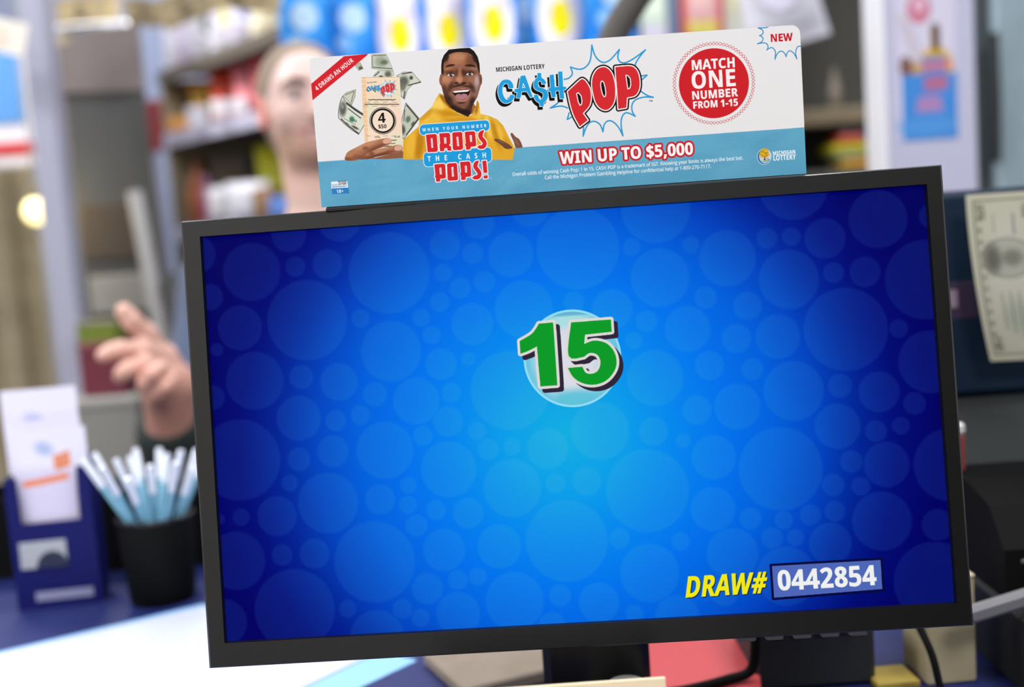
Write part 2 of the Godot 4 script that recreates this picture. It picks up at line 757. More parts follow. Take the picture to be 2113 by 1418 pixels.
		for cs in glyphs:
			fill(cs, col)
			if fat > 0.0:
				for c in cs:
					stroke(c, fat * 2.0, col, true)

	func blob(x: float, y: float, rx: float, ry: float, angle: float, col: String, strength: float) -> void:   # a soft airbrushed spot
		var reach := 1.45
		var a := deg_to_rad(angle)
		var bw := reach * sqrt(pow(rx * cos(a), 2) + pow(ry * sin(a), 2))
		var bh := reach * sqrt(pow(rx * sin(a), 2) + pow(ry * cos(a), 2))
		var pw := maxi(int(bw * 2.0 * k), 2)
		var ph := maxi(int(bh * 2.0 * k), 2)
		var nw := mini(pw, 36)
		var nh := mini(ph, 36)
		var paint := Color(col)
		var bytes := PackedByteArray()
		bytes.resize(nw * nh * 4)
		for j in nh:
			for i in nw:
				var p := Vector2((i + 0.5) / nw * 2.0 - 1.0, (j + 0.5) / nh * 2.0 - 1.0) * Vector2(bw, bh)
				p = p.rotated(-a) / Vector2(rx * reach, ry * reach)
				var d := maxf(1.0 - p.length_squared(), 0.0)
				var at := (j * nw + i) * 4
				bytes[at] = paint.r8
				bytes[at + 1] = paint.g8
				bytes[at + 2] = paint.b8
				bytes[at + 3] = int(255.0 * strength * minf(d * d * 1.35, 1.0))
		var dab := Image.create_from_data(nw, nh, false, Image.FORMAT_RGBA8, bytes)
		dab.resize(pw, ph, Image.INTERPOLATE_BILINEAR)
		im.blend_rect(dab, Rect2i(0, 0, pw, ph), Vector2i(Vector2((x - bw) * k, (y - bh) * k) - o))

	func clip_to(contours: Array) -> void:          # until unclip() only the inside of these outlines is painted
		var box := Rect2(contours[0][0] * k, Vector2.ZERO)
		for c in contours:
			for p in c:
				box = box.expand(p * k)
		box = box.grow(2).intersection(Rect2(o, im.get_size()))
		var r := Rect2i(box)
		kept.append([im, o, r, contours])
		im = im.get_region(Rect2i(r.position - Vector2i(o), r.size))
		o = Vector2(r.position)

	func unclip() -> void:
		var e: Array = kept.pop_back()
		var mask := Image.create_empty(im.get_width(), im.get_height(), false, Image.FORMAT_RGBA8)
		fill(e[3], "ffffffff", mask)
		var whole: Image = e[0]
		whole.blit_rect_mask(im, mask, Rect2i(Vector2i.ZERO, im.get_size()), e[2].position - Vector2i(e[1]))
		im = whole
		o = e[1]

	func speckle(x: float, y: float, w: float, h: float) -> void:     # brushed paint flecks
		var rng := RandomNumberGenerator.new()
		clip_to([pts([x, y, x + w, y, x + w, y + h, x, y + h])])
		for i in 90:
			blob(x + rng.randf() * w, y + rng.randf() * h, 20 + rng.randf() * 40, 6 + rng.randf() * 14, rng.randf_range(-40, 10), ["6cb2d0", "5a9fc0", "66aacb", "5ba3c4"][i % 4], 0.5)
		unclip()
		for i in 1300:
			var at := Vector2i(Vector2(x + rng.randf() * w, y + rng.randf() * h) * k)
			var c: String = ["76b9d3", "58a0c0", "80c0d8", "5598b8", "6db3cf"][i % 5]
			if i % 9 == 0: c = "93cbdf"
			if im.get_pixelv(at.clamp(Vector2i.ZERO, im.get_size() - Vector2i.ONE)).r > 0.5:
				continue
			for s in 2 + rng.randi() % 4:
				im.fill_rect(Rect2i(at.x + s * 2, at.y - s + rng.randi() % 3, 3, 2), Color(c))


func canvas(w: int, h: int, units: float, over := 2) -> Canvas:
	var c := Canvas.new()
	c.im = Image.create_empty(w * over, h * over, false, Image.FORMAT_RGBA8)
	c.k = w * over / units
	c.bold = font_bold
	c.plain = font_plain
	return c


func finished(c: Canvas, w: int, h: int) -> Image:
	c.im.resize(w, h, Image.INTERPOLATE_LANCZOS)
	c.im.convert(Image.FORMAT_RGB8)
	return c.im


func screen_image() -> Image:
	var w := 960
	var h := 544
	var veil := PackedFloat32Array()
	veil.resize(w * h)
	var b := bubbles()
	for n in range(0, b.size(), 3):
		var x: float = b[n] * 0.5
		var y: float = b[n + 1] * 0.5
		var r: float = b[n + 2] * 0.5
		for j in range(maxi(int(y - r - 2), 0), mini(int(y + r + 3), h)):
			for i in range(maxi(int(x - r - 2), 0), mini(int(x + r + 3), w)):
				var d := sqrt((i + 0.5 - x) * (i + 0.5 - x) + (j + 0.5 - y) * (j + 0.5 - y))
				var a := clampf((r + 1.8 - d) / 3.4, 0.0, 1.0) * (0.88 + 0.12 * d / r)
				var at := j * w + i
				veil[at] = maxf(veil[at], a)
	var ramp := Gradient.new()
	ramp.offsets = PackedFloat32Array([0.0, 0.12, 0.23, 0.33, 0.43, 0.52, 0.6, 0.68, 0.76, 1.0])
	ramp.colors = PackedColorArray([Color8(16, 174, 226), Color8(8, 158, 233), Color8(2, 134, 238), Color8(0, 114, 236), Color8(0, 96, 220), Color8(0, 68, 192), Color8(0, 36, 150), Color8(0, 9, 116), Color8(0, 0, 98), Color8(0, 0, 84)])
	var bytes := PackedByteArray()
	bytes.resize(w * h * 4)
	var soft := Color8(58, 148, 206)
	var mid := Color8(96, 186, 222)
	var at := 0
	for j in h:
		for i in w:
			var d := sqrt((i - 469.0) * (i - 469.0) + (j - 294.0) * (j - 294.0)) * 2.0 / 1282.0
			var far := clampf(d * 1.7, 0.0, 1.0)
			var col := ramp.sample(d).lerp(mid.lerp(soft, far), veil[j * w + i] * lerpf(0.21, 0.125, far))
			bytes[at] = col.r8
			bytes[at + 1] = col.g8
			bytes[at + 2] = col.b8
			bytes[at + 3] = 255
			at += 4
	var im := Image.create_from_data(w, h, false, Image.FORMAT_RGBA8, bytes)
	im.resize(3840, 2176, Image.INTERPOLATE_CUBIC)
	var c := Canvas.new()
	c.im = im
	c.k = 2.0
	c.bold = font_bold
	c.plain = font_plain
	screen_print(c)
	return finished(c, 1920, 1088)


func ball_print(c: Canvas, x: float, y: float, r: float) -> void:
	c.disc(x, y, r, r, "92dcf2")
	c.disc(x, y, r * 0.955, r * 0.955, "62c2de")
	var edge := PackedVector2Array()
	for i in 64: edge.append(Vector2(x, y) + Vector2.from_angle(TAU * i / 64) * r * 0.955)
	c.clip_to([edge])
	c.blob(x, y + r * 0.1, r * 0.75, r * 0.8, 0, "d4dbe6", 1.0)
	c.blob(x - r * 0.1, y - r * 0.1, r * 0.5, r * 0.8, 0, "dcdde8", 0.9)
	c.blob(x, y - r * 0.78, r * 0.55, r * 0.14, 0, "a9dfe0", 0.9)
	c.blob(x, y - r * 0.92, r * 0.6, r * 0.05, 0, "4fa6cc", 0.7)
	c.blob(x, y + r * 0.86, r * 0.7, r * 0.22, 0, "5cc2da", 0.9)
	c.blob(x - r * 0.62, y + r * 0.3, r * 0.14, r * 0.5, -25, "9fd6ea", 0.8)
	c.unclip()


func sign_image() -> Image:
	var c := canvas(2048, 618, 1010.0)
	sign_print(c)
	return finished(c, 2048, 618)


func bag_image(ring: bool) -> Image:
	var c := canvas(192, 288, 192.0, 1)
	c.clear("2f8fe6")
	for i in 10: c.blob(20 + i * 17, 40 + (i * 83) % 230, 30, 60, i * 25, "58aef4" if i % 2 else "1f74cf", 0.7)
	c.fill([c.pts([0, 0, 192, 0, 192, 16, 0, 16])], "7cbcf2")
	if ring:
		c.disc(98, 186, 82, 100, "f2eef8")
		c.disc(98, 110, 76, 62, "efe8f4")
		c.blob(90, 74, 50, 14, -8, "c9b4c4", 0.8)
		c.disc(104, 192, 42, 44, "f6ea1c")
		c.blob(76, 180, 12, 22, 0, "d8a56a", 0.6)
		c.blob(140, 150, 14, 40, 0, "c9b9c8", 0.7)
	else:
		c.disc(110, 150, 52, 34, "bfe0fb")
		c.disc(70, 210, 30, 22, "8fc6f6")
	return finished(c, 192, 288)


func poster_image() -> Image:
	var c := canvas(256, 672, 100.0, 1)
	c.clear("d9d6ea")
	c.fill([c.pts([8, 152, 100, 152, 100, 262, 8, 262])], "4a90dc")
	c.blob(50, 240, 60, 16, 0, "5b9fe4", 0.8)
	c.disc(40, 45, 20, 24, "cf7f96")
	c.disc(41, 38, 10, 12, "e6bcd0")
	for i in 6: c.blob(14 + i * 5, 62 + i * 14, 14, 8, 20, "c6bfd4" if i % 2 else "cfc3c4", 0.7)
	c.fill([c.smooth([58, 78, 66, 70, 74, 78, 74, 106, 90, 124, 93, 152, 60, 152, 42, 130, 45, 120, 58, 106], true)], "d9b43c")
	c.fill([c.smooth([60, 76, 66, 70, 73, 78, 73, 108, 66, 118, 61, 108], true)], "5d4a44")
	c.fill([c.smooth([6, 128, 16, 122, 26, 130, 27, 150, 8, 152], true)], "84605a")
	c.fill([c.pts([27, 134, 42, 134, 42, 152, 27, 152])], "cda45e")
	c.fill([c.pts([42, 126, 82, 124, 86, 168, 78, 186, 44, 186])], "6c86cc")
	c.fill([c.pts([44, 136, 94, 134, 94, 144, 44, 146])], "e07f78")
	c.fill([c.pts([46, 160, 84, 158, 84, 178, 46, 180])], "bb7290")
	c.fill([c.pts([36, 190, 72, 190, 76, 216, 30, 216])], "b08abc")
	return finished(c, 256, 672)


func note_image() -> Image:                       # a paper bill, long side across
	var c := canvas(448, 192, 156.0, 2)
	c.clear("d9d8c4")
	c.fill([c.pts([5, 5, 151, 5, 151, 62, 5, 62])], "8d8f80")
	c.fill([c.pts([7, 7, 149, 7, 149, 60, 7, 60])], "d3d2bf")
	for i in 26: c.blob(12 + i * 5.4, 9 if i % 2 else 57, 3, 2, 0, "7a7d6e", 0.8)
	c.blob(78, 34, 60, 22, 0, "dcdcd0", 0.9)
	c.disc(60, 34, 19, 24, "9b9c92")
	c.disc(60, 34, 17.5, 22, "c3c3b8")
	c.blob(60, 30, 8, 10, 0, "8a8a80", 0.9)
	c.blob(60, 48, 14, 8, 0, "6f7068", 0.9)
	c.blob(115, 32, 16, 14, 0, "b9c3b4", 0.8)
	for p in [[9, 18], [132, 18], [9, 58], [132, 58]]: c.text("100", p[0], p[1], p[0] + 15, p[1], 7.0, "6c705f")
	for i in 4: c.stroke(c.pts([92, 20 + i * 8, 138 - i * 4, 20 + i * 8]), 1.6, "a3a595")
	c.stroke(c.pts([20, 26, 38, 26]), 2.4, "9da3a6")
	c.stroke(c.pts([20, 44, 36, 44]), 1.4, "a9aba0")
	return finished(c, 448, 192)


func leaflet_image(kind: int) -> Image:
	var c := canvas(160, 240, 80.0, 1)
	c.clear("e6e4f4")
	if kind == 0:
		c.blob(34, 20, 12, 6, 10, "b9c2e4", 0.9)
		c.blob(42, 26, 8, 4, -5, "e0764c", 1.0)
	elif kind == 1:
		c.blob(32, 12, 10, 5, 10, "b4bfe2", 0.9)
		c.blob(44, 16, 9, 4, -5, "e58a63", 1.0)
	elif kind == 2:
		c.blob(36, 14, 10, 5, 10, "a9b8da", 0.9)
		c.fill([c.pts([44, 19, 62, 16, 62, 27, 45, 30])], "e2916e")
	else:
		c.clear("d6d0e6")
		c.fill([c.pts([8, 8, 72, 3, 72, 9, 8, 14])], "e8885c")
	return finished(c, 160, 240)


func logo(c, t: Transform2D, k: float) -> void:
	var word := []
	if k < 1.0: c.fill([c.pts([518.8, 78.1, 536.1, 63.9, 533.1, 54.2, 563.2, 57, 579.9, 12.9, 592.2, 44.4, 614.4, 45.9, 635.7, 25.5, 634.9, 49.5, 689.5, 29.9, 665.5, 62.6, 689.6, 81.2, 679.1, 89.2, 675.4, 113.2, 699.9, 127, 655.1, 139.8, 660.3, 163, 632.7, 163.3, 632.5, 201.1, 603.3, 168.7, 591.8, 190.1, 564.4, 170.4, 550.3, 196.1, 552.3, 178.4, 528.2, 156.1, 519.7, 159.9, 524.4, 146.9, 522.1, 136.5, 486.3, 134.3, 504.5, 122.7], t)], "f6f6f4")
	c.stroke(c.smooth([518.8, 78.1, 527.8, 76.6, 534.9, 70.5, 536.1, 63.9, 533.1, 54.2], false, t), 2.9 * k, "2a9ad0")
	c.stroke(c.smooth([533.1, 54.2, 549.7, 59.8, 563.2, 57, 574.6, 43.2, 579.9, 12.9], false, t), 2.9 * k, "2a9ad0")
	c.stroke(c.smooth([579.9, 12.9, 584.2, 32.2, 592.2, 44.4, 602.3, 49.5, 614.4, 45.9, 625.4, 36.4, 635.7, 25.5], false, t), 2.9 * k, "2a9ad0")
	c.stroke(c.smooth([635.7, 25.5, 631.8, 39.8, 634.9, 49.5, 645, 53.1, 663.3, 46.3, 689.5, 29.9], false, t), 2.9 * k, "2a9ad0")
	c.stroke(c.smooth([689.5, 29.9, 676.8, 42.9, 668.7, 54, 665.5, 62.6], false, t), 2.9 * k, "2a9ad0")
	c.stroke(c.smooth([675.9, 82.1, 689.6, 81.1], false, t), 2.9 * k, "2a9ad0")
	c.stroke(c.smooth([689.6, 81.5, 679.1, 89.2], false, t), 2.9 * k, "2a9ad0")
	c.stroke(c.smooth([675.4, 113.2, 687.5, 122.1, 699.9, 127], false, t), 2.9 * k, "2a9ad0")
	c.stroke(c.smooth([699.9, 127, 680.6, 125.3, 662.4, 130, 655.1, 139.8, 655, 153.1, 660.3, 163], false, t), 2.9 * k, "2a9ad0")
	c.stroke(c.smooth([660.3, 163, 648.8, 156.3, 640, 155, 632.7, 163.3, 630.2, 179.4, 632.5, 201.1], false, t), 2.9 * k, "2a9ad0")
	c.stroke(c.smooth([632.5, 201.1, 624.7, 183.5, 613.6, 170.9, 603.3, 168.7, 595.4, 175.5, 591.8, 190.1], false, t), 2.9 * k, "2a9ad0")
	c.stroke(c.smooth([591.8, 190.1, 586.5, 174.9, 575.1, 167.5, 564.4, 170.4, 556.2, 181.7, 550.3, 196.1], false, t), 2.9 * k, "2a9ad0")
	c.stroke(c.smooth([550.3, 196.1, 552.3, 178.4], false, t), 2.9 * k, "2a9ad0")
	c.stroke(c.smooth([522.1, 136.5, 507.6, 131.8, 486.3, 134.3], false, t), 2.9 * k, "2a9ad0")
	c.stroke(c.smooth([486.3, 134.3, 499, 127.5, 504.5, 122.7], false, t), 2.9 * k, "2a9ad0")
	c.stroke(c.smooth([524.4, 146.9, 519.7, 159.9], false, t), 2.9 * k, "2a9ad0")
	c.stroke(c.smooth([519.7, 159.9, 528.2, 156.1], false, t), 2.9 * k, "2a9ad0")
	var part = [c.pts([413.1, 88.8, 413.1, 87.5, 413.2, 85.5, 413.1, 83.4, 412.8, 81.4, 412.1, 79.6, 411.2, 77.7, 410.1, 75.9, 409.1, 74.5, 408.2, 73.4, 407.2, 72.7, 406.2, 72.2, 405.1, 71.7, 403.8, 71.2, 402.3, 70.8, 400.8, 70.5, 399.3, 70.4, 397.6, 70.4, 395.9, 70.6, 394.1, 70.9, 392.4, 71.6, 390.6, 72.7, 388.8, 74.1, 387.1, 75.8, 385.6, 77.9, 384.3, 80.4, 383.1, 83.3, 382.1, 86.4, 381.3, 89.3, 380.9, 91.9, 380.7, 94.4, 380.7, 96.8, 381, 99.3, 381.4, 102, 382.1, 104.7, 383, 107.3, 384, 109.6, 385.1, 111.7, 386.4, 113.5, 387.8, 115, 389.4, 116.3, 391.2, 117.3, 393.2, 118, 395.3, 118.4, 397.3, 118.5, 399.3, 118.4, 401.3, 117.9, 403.3, 117.3, 405.1, 116.5, 406.6, 115.7, 408, 114.8, 409.3, 113.7, 410.5, 112.3, 411.7, 110.3, 413, 107.8, 413.9, 105.4, 413.8, 103.7, 412.5, 102.7, 410.1, 102.3, 407.6, 102.2, 405.7, 102.6, 404.6, 103.6, 403.9, 105.2, 403.5, 106.9, 403.2, 108, 402.4, 108.8, 401.4, 109.9, 400.2, 110.9, 399.1, 111.5, 398.2, 111.5, 397.2, 111.2, 396.3, 110.5, 395.4, 109.6, 394.5, 108.2, 393.4, 106.5, 392.5, 104.6, 391.7, 102.6, 391.2, 100.6, 390.7, 98.4, 390.4, 96.2, 390.3, 94.1, 390.2, 92.1, 390.3, 90.2, 390.5, 88.3, 390.8, 86.6, 391.3, 85, 391.9, 83.5, 392.6, 82.1, 393.4, 80.9, 394.4, 79.9, 395.5, 79.2, 396.7, 78.6, 397.8, 78.3, 398.9, 78.3, 400, 78.6, 401.1, 79.2, 401.9, 79.8, 402.6, 80.7, 403, 81.8, 403.4, 83, 403.7, 84.1, 403.7, 85.3, 403.5, 86.5, 403.6, 87.6, 404.2, 88.4, 406.1, 88.8, 408.7, 88.9, 411.3, 88.8], t)]
	c.grown(part, 1.3 * k, "0a0909", Vector2(-3.9, 5.6) * t.get_scale().x)
	word.append(part[0])
	part = [c.pts([429.7, 65.4, 439, 64.6, 445.4, 87, 451.5, 109.3, 446.7, 109.9, 440.4, 97.7, 429.6, 97, 426.3, 110, 417.5, 109, 420.9, 97.9, 415.4, 97.5, 415, 91.2, 423.5, 90.5, 427.9, 71.6], t)]
	c.grown(part, 1.3 * k, "0a0909", Vector2(-3.9, 5.6) * t.get_scale().x)
	word.append(part[0])
	part = [c.pts([464.2, 61.9, 472.2, 62.1, 472.1, 71.3, 473.1, 72.1, 474.6, 73.2, 476.2, 74.5, 477.5, 75.8, 478.5, 77.1, 479.4, 78.5, 480, 79.8, 480.5, 81.1, 480.8, 82.2, 480.8, 83.3, 480.7, 84.2, 480.7, 84.8, 471.8, 84.6, 471.8, 84, 471.9, 83, 471.9, 81.9, 471.7, 80.9, 471.2, 79.9, 470.5, 79, 469.7, 78.2, 468.9, 77.7, 468.1, 77.7, 467.1, 78, 466.2, 78.5, 465.4, 79.2, 464.9, 80.1, 464.5, 81.3, 464.3, 82.7, 464.2, 84.1, 464.4, 85.7, 464.7, 87.5, 465.3, 89.2, 466.3, 90.6, 467.8, 91.4, 469.7, 92, 471.8, 92.5, 473.7, 93.2, 475.7, 94.1, 477.7, 95.2, 479.6, 96.4, 481, 97.9, 482.1, 99.6, 482.8, 101.5, 483.2, 103.5, 483.4, 105.6, 483.4, 107.7, 483.1, 109.9, 482.6, 112, 482, 113.9, 481.1, 115.5, 480, 117, 478.9, 118.3, 477.8, 119.5, 476.7, 120.5, 475.5, 121.4, 474.5, 122.1, 473.7, 122.6, 473.2, 129.7, 464.7, 129.5, 464.9, 128.4, 465.1, 126.9, 465.2, 125.2, 464.7, 123.6, 463.5, 122.2, 461.8, 120.9, 459.9, 119.5, 458.4, 118.1, 457.1, 116.5, 456.1, 114.7, 455.2, 113.1, 454.6, 112, 453.7, 106.1, 455.3, 105.8, 457.6, 105.5, 460, 105.3, 461.8, 105.8, 462.7, 107.1, 463.2, 109, 463.4, 111, 463.8, 112.6, 464.5, 113.9, 465.1, 114.9, 465.8, 115.6, 466.6, 116, 467.5, 116, 468.5, 115.5, 469.6, 114.8, 470.5, 113.9, 471.4, 112.8, 472.3, 111.3, 473, 109.7, 473.5, 108.3, 473.6, 106.9, 473.5, 105.6, 473.2, 104.3, 472.6, 103.2, 471.8, 102.2, 470.8, 101.4, 469.6, 100.7, 468.2, 99.9, 466.5, 99.1, 464.5, 98.3, 462.5, 97.4, 460.8, 96.5, 459.3, 95.4, 458, 94.4, 456.9, 93.2, 456, 91.9, 455.4, 90.6, 455, 89.1, 454.8, 87.6, 454.8, 86, 455.1, 84.1, 455.6, 81.9, 456.2, 79.9, 456.6, 78.6, 457.2, 77.5, 458, 76, 459, 74.3, 460, 72.9, 461, 72.1, 462.2, 71.6, 463.3, 70.9, 464, 69.9, 464.3, 68, 464.3, 65.7, 464.2, 63.5], t)]
	c.grown(part, 1.3 * k, "0a0909", Vector2(-3.9, 5.6) * t.get_scale().x)
	word.append(part[0])
	part = [c.pts([489.1, 67.4, 498.1, 67, 498.4, 92.4, 506.8, 92.5, 507.3, 62, 515.8, 61.7, 515.7, 92.7, 522, 93.6, 521.7, 98.2, 516.1, 99.4, 516.1, 117.1, 507.6, 116.9, 506.8, 99.6, 499, 100.8, 499, 113, 490.6, 112.8, 489.3, 101, 485.1, 99.8, 486.1, 92.8, 489.5, 92.6], t)]
	c.grown(part, 1.3 * k, "0a0909", Vector2(-3.9, 5.6) * t.get_scale().x)
	word.append(part[0])
	for w in word: c.grown([w], 1.1 * k, "e6f6fd")
	for w in word: c.fill([w], "209fdb")
	c.fill([c.pts([434.1, 79.1, 437.6, 89.4, 430.8, 89.8], t)], "e6f6fd")
	c.fill([c.pts([434.1, 84.6, 435.6, 87.6, 432.5, 88], t)], "0a0909")
	var pop := [c.pts([524.4, 103.5, 527, 101.4, 530.6, 98.4, 534.7, 95.1, 538.6, 92, 542.3, 89, 546.2, 85.8, 549.7, 83.1, 552.7, 81.2, 554.7, 80.4, 556.2, 80.3, 557.3, 80.8, 558.6, 81.6, 560, 82.6, 561.4, 84, 562.7, 85.8, 564.1, 87.9, 565.6, 90.4, 567.3, 93.4, 568.8, 96.7, 570, 100, 570.7, 103.6, 571.2, 107.4, 571.4, 111.2, 571.5, 114.8, 571.3, 118.3, 570.9, 121.7, 570.3, 124.9, 569.6, 128, 568.7, 130.6, 567.6, 133, 566.3, 135.4, 564.4, 137.9, 561.6, 141, 558.1, 144.4, 554.8, 147.5, 552.5, 149.6, 561.9, 164.3, 544.7, 175.7, 542.7, 171.7, 539.9, 166, 536.8, 159.6, 534.3, 153.5, 532.5, 148, 531, 142.6, 529.7, 137, 528.5, 131, 527.2, 123.8, 526.1, 115.8, 525.1, 108.5], t), c.pts([600.9, 58.9, 603.4, 59.3, 605.8, 60.2, 608.1, 61.5, 610.3, 63.2, 612.3, 65.3, 614.3, 67.7, 616.1, 70.6, 617.7, 74, 619.1, 77.9, 620.2, 82.5, 621.1, 87.2, 621.8, 91.8, 622.2, 96.3, 622.3, 100.7, 622.3, 105.1, 622.1, 109.5, 621.7, 114, 621.2, 118.6, 620.4, 123, 619.5, 127, 618.3, 130.4, 616.9, 133.3, 615.3, 136, 613.5, 138.4, 611.5, 140.5, 609.3, 142.5, 607.1, 144, 604.9, 145.2, 602.8, 145.8, 600.8, 146, 598.8, 145.9, 596.7, 145.3, 594.4, 144.4, 591.9, 143.1, 589.5, 141.5, 587.4, 139.5, 585.4, 137.3, 583.7, 134.7, 582, 131.8, 580.7, 128.7, 579.5, 125.3, 578.6, 121.6, 577.9, 117.7, 577.2, 113.8, 576.6, 109.7, 576, 105.6, 575.6, 101.4, 575.3, 97.5, 575.3, 93.6, 575.4, 89.9, 575.7, 86.3, 576.3, 82.8, 577.3, 79.4, 578.5, 76, 580, 72.8, 581.6, 70, 583.4, 67.5, 585.2, 65.3, 587.3, 63.3, 589.6, 61.8, 592.2, 60.5, 595.2, 59.5, 598.1, 59], t), c.pts([625.3, 60.6, 628.3, 60.4, 632.6, 60.3, 637.4, 60.1, 641.6, 60.1, 645.3, 60, 648.8, 60, 652, 60.1, 655, 60.4, 657.5, 60.9, 659.7, 61.6, 661.7, 62.6, 663.6, 63.9, 665.6, 65.7, 667.4, 67.9, 669.1, 70.4, 670.5, 73.2, 671.6, 76.2, 672.4, 79.5, 672.9, 83, 673.4, 86.6, 673.6, 90.2, 673.7, 94, 673.5, 97.8, 673.2, 101.3, 672.6, 104.4, 671.8, 107.4, 670.8, 110.2, 669.5, 112.8, 668, 115.2, 666.3, 117.5, 664.2, 119.5, 661.5, 121.1, 657.7, 122.2, 653.1, 122.9, 648.7, 123.3, 645.7, 123.6, 642.9, 144.1, 626.4, 145.9, 626.4, 138.4, 626.3, 127.6, 626.3, 115.5, 626.2, 103.9, 626, 92.1, 625.7, 79.6, 625.5, 68.4], t)]
	var counters := [c.pts([541.2, 108.3, 546.5, 105.8, 552, 113.5, 553.5, 123.9, 552.2, 131.2, 547.5, 134.5, 543.7, 126.2], t), c.pts([596.9, 85.7, 600.4, 88.9, 602.7, 99.3, 603.7, 111.2, 602.2, 118.4, 598.3, 120.4, 595, 115, 592.7, 104.5, 591.9, 94.2, 593.1, 87.7], t), c.pts([645, 77.3, 650.8, 78.4, 655.6, 85.4, 656.3, 97.2, 653.6, 105.8, 647.5, 107.6], t)]
	for p in pop: c.grown([p], 5.2 * k, "0d0b0b")
	for p in pop: c.grown([p], 2.3 * k, "fdf1ef")
	for p in pop: c.fill([p], "d42a30")
	for p in counters: c.fill([p], "fdf1ef")
	for p in counters: c.grown([p], -2.0 * k, "0d0b0b")


func sign_print(c) -> void:
	c.clear("e9e8e8")
	c.fill([c.pts([-3.2, 211.1, 1029.6, 209.4, 1034.8, 319.5, -28.1, 314.7])], "62a9c8")
	c.speckle(0, 213, 1010, 92)
	c.fill([c.pts([93, 21.5, 103.2, 15.9, 108.7, 29, 99.3, 31.9])], "b9bda6")
	c.stroke(c.pts([93, 21.5, 103.2, 15.9, 108.7, 29, 99.3, 31.9, 93, 21.5]), 1.1, "8b907c")
	c.fill([c.pts([99.1, 25.5, 104.9, 23.2, 108.1, 28.6, 100.5, 31.3])], "5d6354")
	c.fill([c.pts([127.8, 1.9, 157.5, 2.8, 162.8, 15.2, 169.7, 37.7, 126, 30.2])], "c9d0bd")
	c.stroke(c.pts([127.8, 1.9, 157.5, 2.8, 162.8, 15.2, 169.7, 37.7, 126, 30.2, 127.8, 1.9]), 1.1, "a9ad9c")
	c.blob(146.5, 17.2, 13, 12.2, 0, "8f9a86", 0.75)
	c.blob(152.8, 19.3, 8.1, 4.9, 0, "5d6a58", 0.8)
	c.stroke(c.pts([130.8, 4.2, 156.5, 4.8]), 1.6, "6a7262")
	c.stroke(c.pts([129.5, 27.6, 166.9, 33]), 2.2, "6a7262")
	c.stroke(c.pts([129.1, 4.9, 128.2, 27.9]), 1.6, "7d8573")
	c.fill([c.pts([128, 44.7, 138.5, 35, 169.7, 38.3, 169.8, 46.3, 163, 50, 128.5, 47.6])], "d4d8c9")
	c.stroke(c.pts([128, 44.7, 138.5, 35, 169.7, 38.3, 169.8, 46.3, 163, 50, 128.5, 47.6, 128, 44.7]), 1.1, "9aa08e")
	c.blob(158.7, 43.6, 7.3, 6.5, 0, "55604f", 0.9)
	c.blob(143.9, 47.4, 4.5, 2.3, 0, "454d40", 0.9)
	c.stroke(c.pts([131.2, 44.9, 140.7, 37.6]), 2.4, "5d6555")
	c.fill([c.pts([176.1, 48, 189.6, 41.7, 207.3, 42.2, 224.8, 64.5, 206.7, 67.7, 195.4, 77.4, 188.1, 96.2, 182.1, 90.4, 183, 52.5])], "d3d6c6")
	c.stroke(c.pts([176.1, 48, 189.6, 41.7, 207.3, 42.2, 224.8, 64.5, 206.7, 67.7, 195.4, 77.4, 188.1, 96.2, 182.1, 90.4, 183, 52.5, 176.1, 48]), 1.1, "6c7364")
	c.blob(189.6, 60.2, 10.5, 11.4, 25, "5b6056", 0.95)
	c.blob(186.7, 71.2, 6.5, 8.9, 0, "6e7366", 0.9)
	c.blob(205.5, 54, 3.9, 4.2, 0, "3f463a", 0.95)
	c.stroke(c.pts([198.5, 68.8, 223.2, 63.8]), 2.4, "4b5246")
	c.stroke(c.pts([187.7, 44.8, 206.4, 43.4]), 2.0, "4b5246")
	c.stroke(c.pts([190.2, 81, 186.7, 93.6]), 3.0, "5b6154")
	c.fill([c.pts([190.4, 103.5, 215.3, 137.5, 180.3, 177.1, 176.4, 172, 179.4, 136.6])], "c4c8b6")
	c.stroke(c.pts([190.4, 103.5, 215.3, 137.5, 180.3, 177.1, 176.4, 172, 179.4, 136.6, 190.4, 103.5]), 1.1, "50564a")
	c.blob(179.5, 157.6, 6.2, 10.5, 0, "4c5248", 0.95)
	c.blob(192.6, 137.5, 5.2, 7.3, 20, "4f6b58", 0.85)
	c.stroke(c.pts([191.6, 108.5, 212.9, 137.7, 186.7, 168.6]), 2.6, "474d42")
	c.stroke(c.pts([187, 117.8, 183.5, 140.1]), 2.0, "6a7060")
	c.blob(201.6, 147, 5.8, 2.6, -50, "4d5347", 0.9)
	c.fill([c.pts([63, 81.1, 70.3, 75.2, 89.4, 70.1, 87.3, 83.6, 79, 100.6, 71.4, 90.5])], "cdd0bc")
	c.stroke(c.pts([63, 81.1, 70.3, 75.2, 89.4, 70.1, 87.3, 83.6, 79, 100.6, 71.4, 90.5, 63, 81.1]), 1.1, "6f7567")
	c.stroke(c.pts([68.3, 79.4, 85.8, 73.5]), 1.6, "70776a")
	c.stroke(c.pts([86.3, 73.9, 78.1, 95.8]), 1.6, "70776a")
	c.fill([c.pts([61.7, 81.8, 67.2, 91.8, 83.6, 106.6, 111.6, 127.9, 88.4, 161, 74, 150.3, 59.9, 136.4, 49.9, 124.7, 50.5, 114.8, 56.8, 91.1])], "dde0d1")
	c.stroke(c.pts([61.7, 81.8, 67.2, 91.8, 83.6, 106.6, 111.6, 127.9, 88.4, 161, 74, 150.3, 59.9, 136.4, 49.9, 124.7, 50.5, 114.8, 56.8, 91.1, 61.7, 81.8]), 1.1, "3f453b")
	c.blob(60.6, 107.4, 7.8, 15.9, 8, "5f635a", 1.0)
	c.blob(60.1, 102.5, 3.6, 5.5, 0, "a2a598", 0.7)
